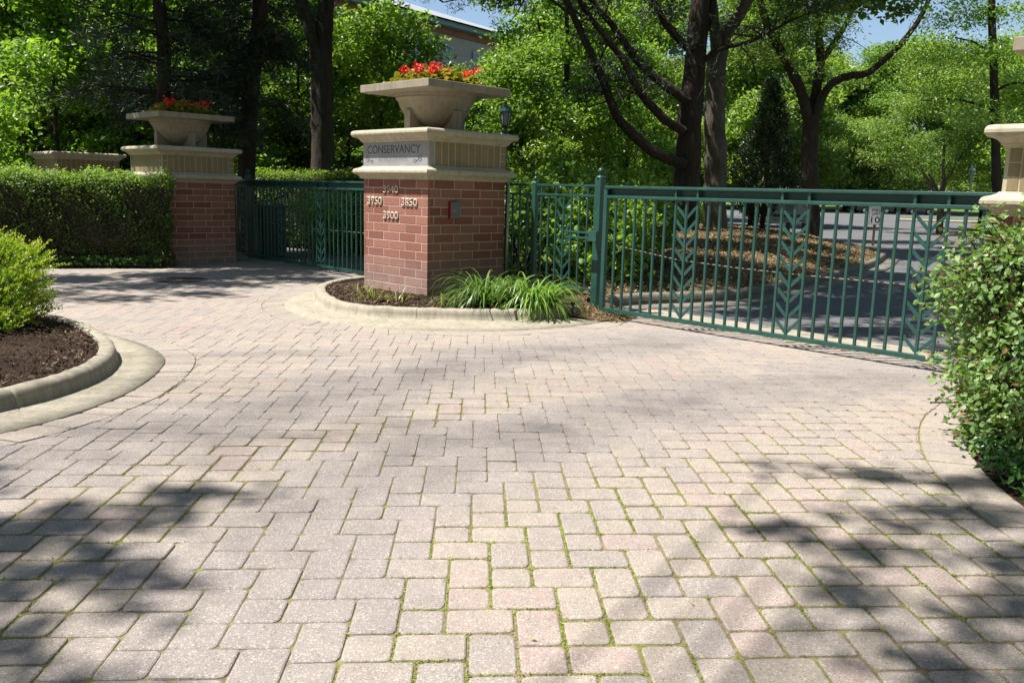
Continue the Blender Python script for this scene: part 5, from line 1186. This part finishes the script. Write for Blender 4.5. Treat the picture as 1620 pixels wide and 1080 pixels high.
# canopy standing to the left and behind the camera: it throws the dappled shade on the drive
def shade_tree(label, base, blobs, seed, nspray, L=.17, spread=.20, per=10, H=12.5):
    t = thing('shade_tree', label, 'tree', base); s = trunk_mb(seed, H, .24, [], .55)
    for b in blobs: q = Vector((0, 0, H*.66)); e = Vector(b[:3]); s.tube([q, q.lerp(e, .5)+Vector((0, 0, .5)), e], [.035, .02, .008], 5, cap=False); s.build('trunk', M['bark'], t, smooth=True)
    V, F, tone = tree_mesh_crown(seed, [tuple(b)+(0,) for b in blobs], nspray, per, (spread, spread, .09), L, .6); obj('crown', np_mesh('crown', V, F, tone, mats=[M['leaf']]), t)
K = 1/math.tan(EL)
def up(x, y, h, base): return (x+SUN.x/SUN.z*h-base[0], y+SUN.y/SUN.z*h-base[1], h)
b0 = (-11.5, 1.0, 0)
shade_tree('tall tree left of the camera shading the near left of the drive', b0, [up(x, y, h, b0)+r for x, y, h, r in (
    (-1.22, 3.88, 11, (.16, .07, .1)), (-1.45, 3.80, 11.1, (.20, .08, .1)), (-1.75, 3.62, 11.2, (.30, .13, .2)), (-1.42, 3.55, 11, (.13, .06, .1)), (-1.95, 3.35, 11, (.32, .14, .2)), (-1.62, 3.10, 11, (.16, .12, .15)),
    (-2.35, 3.15, 11.3, (.35, .2, .25)), (-1.85, 2.85, 11, (.3, .16, .2)), (-1.28, 2.98, 10.8, (.10, .06, .1)), (-1.35, 2.72, 11, (.13, .10, .1)), (-1.75, 2.45, 11, (.3, .14, .2)), (-2.5, 2.6, 11.3, (.5, .35, .3)), (-2.85, 4.05, 11.3, (.28, .12, .2)), (-2.75, 3.7, 11.2, (.3, .12, .2)), (-1.2, 2.3, 11, (.2, .1, .15)), (-3.6, 3.0, 11.5, (.6, .5, .4)), (-4.6, 2.2, 11.5, (.9, .8, .5)))], 501, 760, .12, .08)
b0 = (-7.0, -2.5, 0)
shade_tree('tall tree behind the camera shading the near right of the drive', b0, [up(x, y, h, b0)+r for x, y, h, r in (
    (1.50, 4.52, 11, (.17, .05, .1)), (1.95, 4.40, 11, (.14, .05, .1)), (2.35, 4.32, 11, (.2, .06, .1)), (2.75, 4.36, 11, (.25, .10, .15)), (1.22, 3.62, 10.8, (.15, .06, .1)), (1.50, 3.42, 11, (.2, .07, .1)), (1.75, 3.80, 11, (.2, .07, .1)), (2.15, 3.85, 11, (.22, .08, .15)), (2.55, 3.85, 11, (.2, .1, .15)),
    (1.85, 3.30, 11, (.2, .08, .1)), (2.25, 3.35, 11, (.28, .10, .15)), (1.30, 3.02, 11, (.15, .07, .1)), (1.62, 2.85, 11, (.2, .08, .1)), (2.05, 2.92, 11.2, (.28, .14, .2)), (1.12, 2.62, 11, (.12, .05, .1)), (1.45, 2.45, 11.2, (.2, .08, .15)), (1.95, 2.45, 11.2, (.35, .2, .2)), (2.5, 3.1, 11, (.3, .3, .25)), (1.9, 1.4, 11.4, (.8, .4, .4)), (.2, .4, 11.2, (.9, .5, .5)))], 502, 640, .12, .08)
b0 = (-19.0, 4.0, 0)
band = [(-2.9, 3.9), (-2.5, 4.5), (-2.0, 5.0), (-1.4, 5.5), (-.95, 6.1), (-.6, 6.8), (0, 7.4), (.7, 7.9), (1.5, 8.3), (-1.3, 2.9), (-1.0, 3.6), (-.6, 4.2), (-.1, 4.75), (.4, 5.2), (.9, 5.7), (1.4, 6.05), (2.0, 6.4), (2.6, 6.7), (3.2, 7.0), (-1.9, 4.0), (-1.6, 4.7), (-.9, 4.9)]
shade_tree('unseen thin-leaved tree added left of the drive for a soft veil of shade', b0, [up(x, y, 24, b0)+(.42, .24, .4) for x, y in band], 506, 270, .075, .24, 9, 25)  # added crown, leaf clumps strung along the soft shade bands wanted below
b0 = (-13.5, 11.2, 0)
shade_tree('tall tree outside the picture on the left shading the drive by the golden shrub', b0, [up(-5.4, 11.9, 11, b0)+(.7, .35, .3), up(-4.5, 12.5, 11.2, b0)+(.8, .3, .3), up(-6.2, 10.9, 11, b0)+(.7, .4, .3), up(-5.0, 10.6, 11.2, b0)+(.45, .2, .2), up(-4.1, 11.3, 11, b0)+(.4, .18, .2), up(-3.4, 13.4, 11.4, b0)+(.9, .4, .3), up(-5.2, 13.5, 11, b0)+(1.0, .5, .4), up(-6.6, 12.6, 11.4, b0)+(.8, .5, .4), up(-4.3, 14.3, 11, b0)+(1.2, .5, .4), up(-7.4, 11.6, 11.4, b0)+(.8, .6, .4)], 503, 900)
b0 = (-12.0, 16.6, 0)
shade_tree('tall tree outside the picture on the left shading the far gate', b0, [up(-4.7, 15.6, 11, b0)+(.9, .6, .5), up(-3.9, 15.6, 11.5, b0)+(1.1, .8, .5), up(-3.0, 16.6, 11, b0)+(1.1, .9, .5), up(-5.6, 17, 11, b0)+(1.2, .9, .5), up(-6.3, 17.4, 11.4, b0)+(1.0, .8, .5), up(-4.4, 18.4, 11.4, b0)+(1.3, 1, .5), up(-2.2, 15.0, 11, b0)+(.7, .6, .4), up(-3.0, 15.6, 10.6, b0)+(.6, .4, .3), (4.6, -1.0, 7.9, 1.2, 1.0, .5), (6.4, .2, 8.3, 1.2, 1.0, .5), (8.0, 1.2, 8.0, 1.2, 1.0, .5), (5.0, 1.4, 9.2, 1.3, 1.1, .5)], 504, 2600)
b0 = (9.8, 8.6, 0)
shade_tree('unseen tree added to shade the road behind the gate', b0, [up(x, y, h, b0)+(1.35, 1.2, .6) for x, y, h in ((4.4, 12.0, 10.5), (6.4, 12.6, 11), (8, 14.6, 11), (5.6, 14.4, 11.5), (7, 17, 12), (9.6, 17.4, 11.5), (3.4, 14.6, 12), (6.8, 10.2, 10.5), (9.4, 12.0, 11), (2.0, 13.4, 10.5), (11.5, 15.5, 11), (11.8, 20, 11.5), (8.8, 9.0, 10.6), (1.4, 16, 11), (5, 18, 11), (14, 18, 11.5), (13, 24, 12), (9.6, 23, 12), (15, 28, 12), (6.6, 20, 12), (12, 12, 11), (3.4, 17.4, 11))]+[up(x, y, h, b0)+(.75, .35, .4) for x, y, h in ((4.9, 8.4, 10.6), (5.8, 7.6, 10.4), (6.6, 8.6, 10.8), (4.0, 9.6, 10.5), (5.2, 10.2, 11), (7.6, 7.6, 10.6), (3.2, 10.9, 10.6), (4.4, 11.4, 11), (3.4, 13.2, 11), (5.6, 12.6, 10.8), (6.4, 15.4, 11))], 505, 6000, .2)  # added crown, clumps set up the sun rays to darken road and island

# ------------------------------------------------------------------ light, sky, camera
w = bpy.data.worlds.new('World'); sc.world = w; w.use_nodes = True; nt = w.node_tree
sky = nt.nodes.new('ShaderNodeTexSky'); sky.sky_type = 'NISHITA'; sky.sun_disc = False; sky.sun_elevation = EL; sky.sun_rotation = -AZ; sky.air_density = 1.0; sky.dust_density = .7; sky.ozone_density = 1.5
bg = nt.nodes['Background']; bg.inputs[1].default_value = .072; nt.links.new(sky.outputs[0], bg.inputs[0])
sl = bpy.data.lights.new('sun', 'SUN'); sl.energy = 5.; sl.angle = R(.53); sl.color = (1, .96, .90); so = bpy.data.objects.new('sun', sl); link(so)
S = SUN; so.rotation_euler = S.to_track_quat('Z', 'Y').to_euler(); so.location = (-20, 0, 30)
cam = bpy.data.cameras.new('camera'); cam.sensor_width = 36; cam.lens = 36*1353/1620; cam.clip_start = .05; cam.clip_end = 2000
co = bpy.data.objects.new('camera', cam); link(co); co.location = (0, 0, 1.45)
p_, r_ = R(9.95), R(1.5)
Fv = Vector((0, math.cos(p_), -math.sin(p_))); U0 = Vector((0, math.sin(p_), math.cos(p_))); R0 = Vector((1, 0, 0))
Rv = R0*math.cos(r_)+U0*math.sin(r_); Uv = U0*math.cos(r_)-R0*math.sin(r_)
co.rotation_euler = Matrix((Rv, Uv, -Fv)).transposed().to_euler()
sc.camera = co
sc.view_settings.view_transform = 'Standard'; sc.view_settings.look = 'None'; sc.view_settings.exposure = 1.05; sc.view_settings.gamma = 1
sc.render.engine = 'CYCLES'; sc.cycles.max_bounces = 8; sc.cycles.transparent_max_bounces = 8
try: sc.cycles.use_denoising = True
except Exception: pass
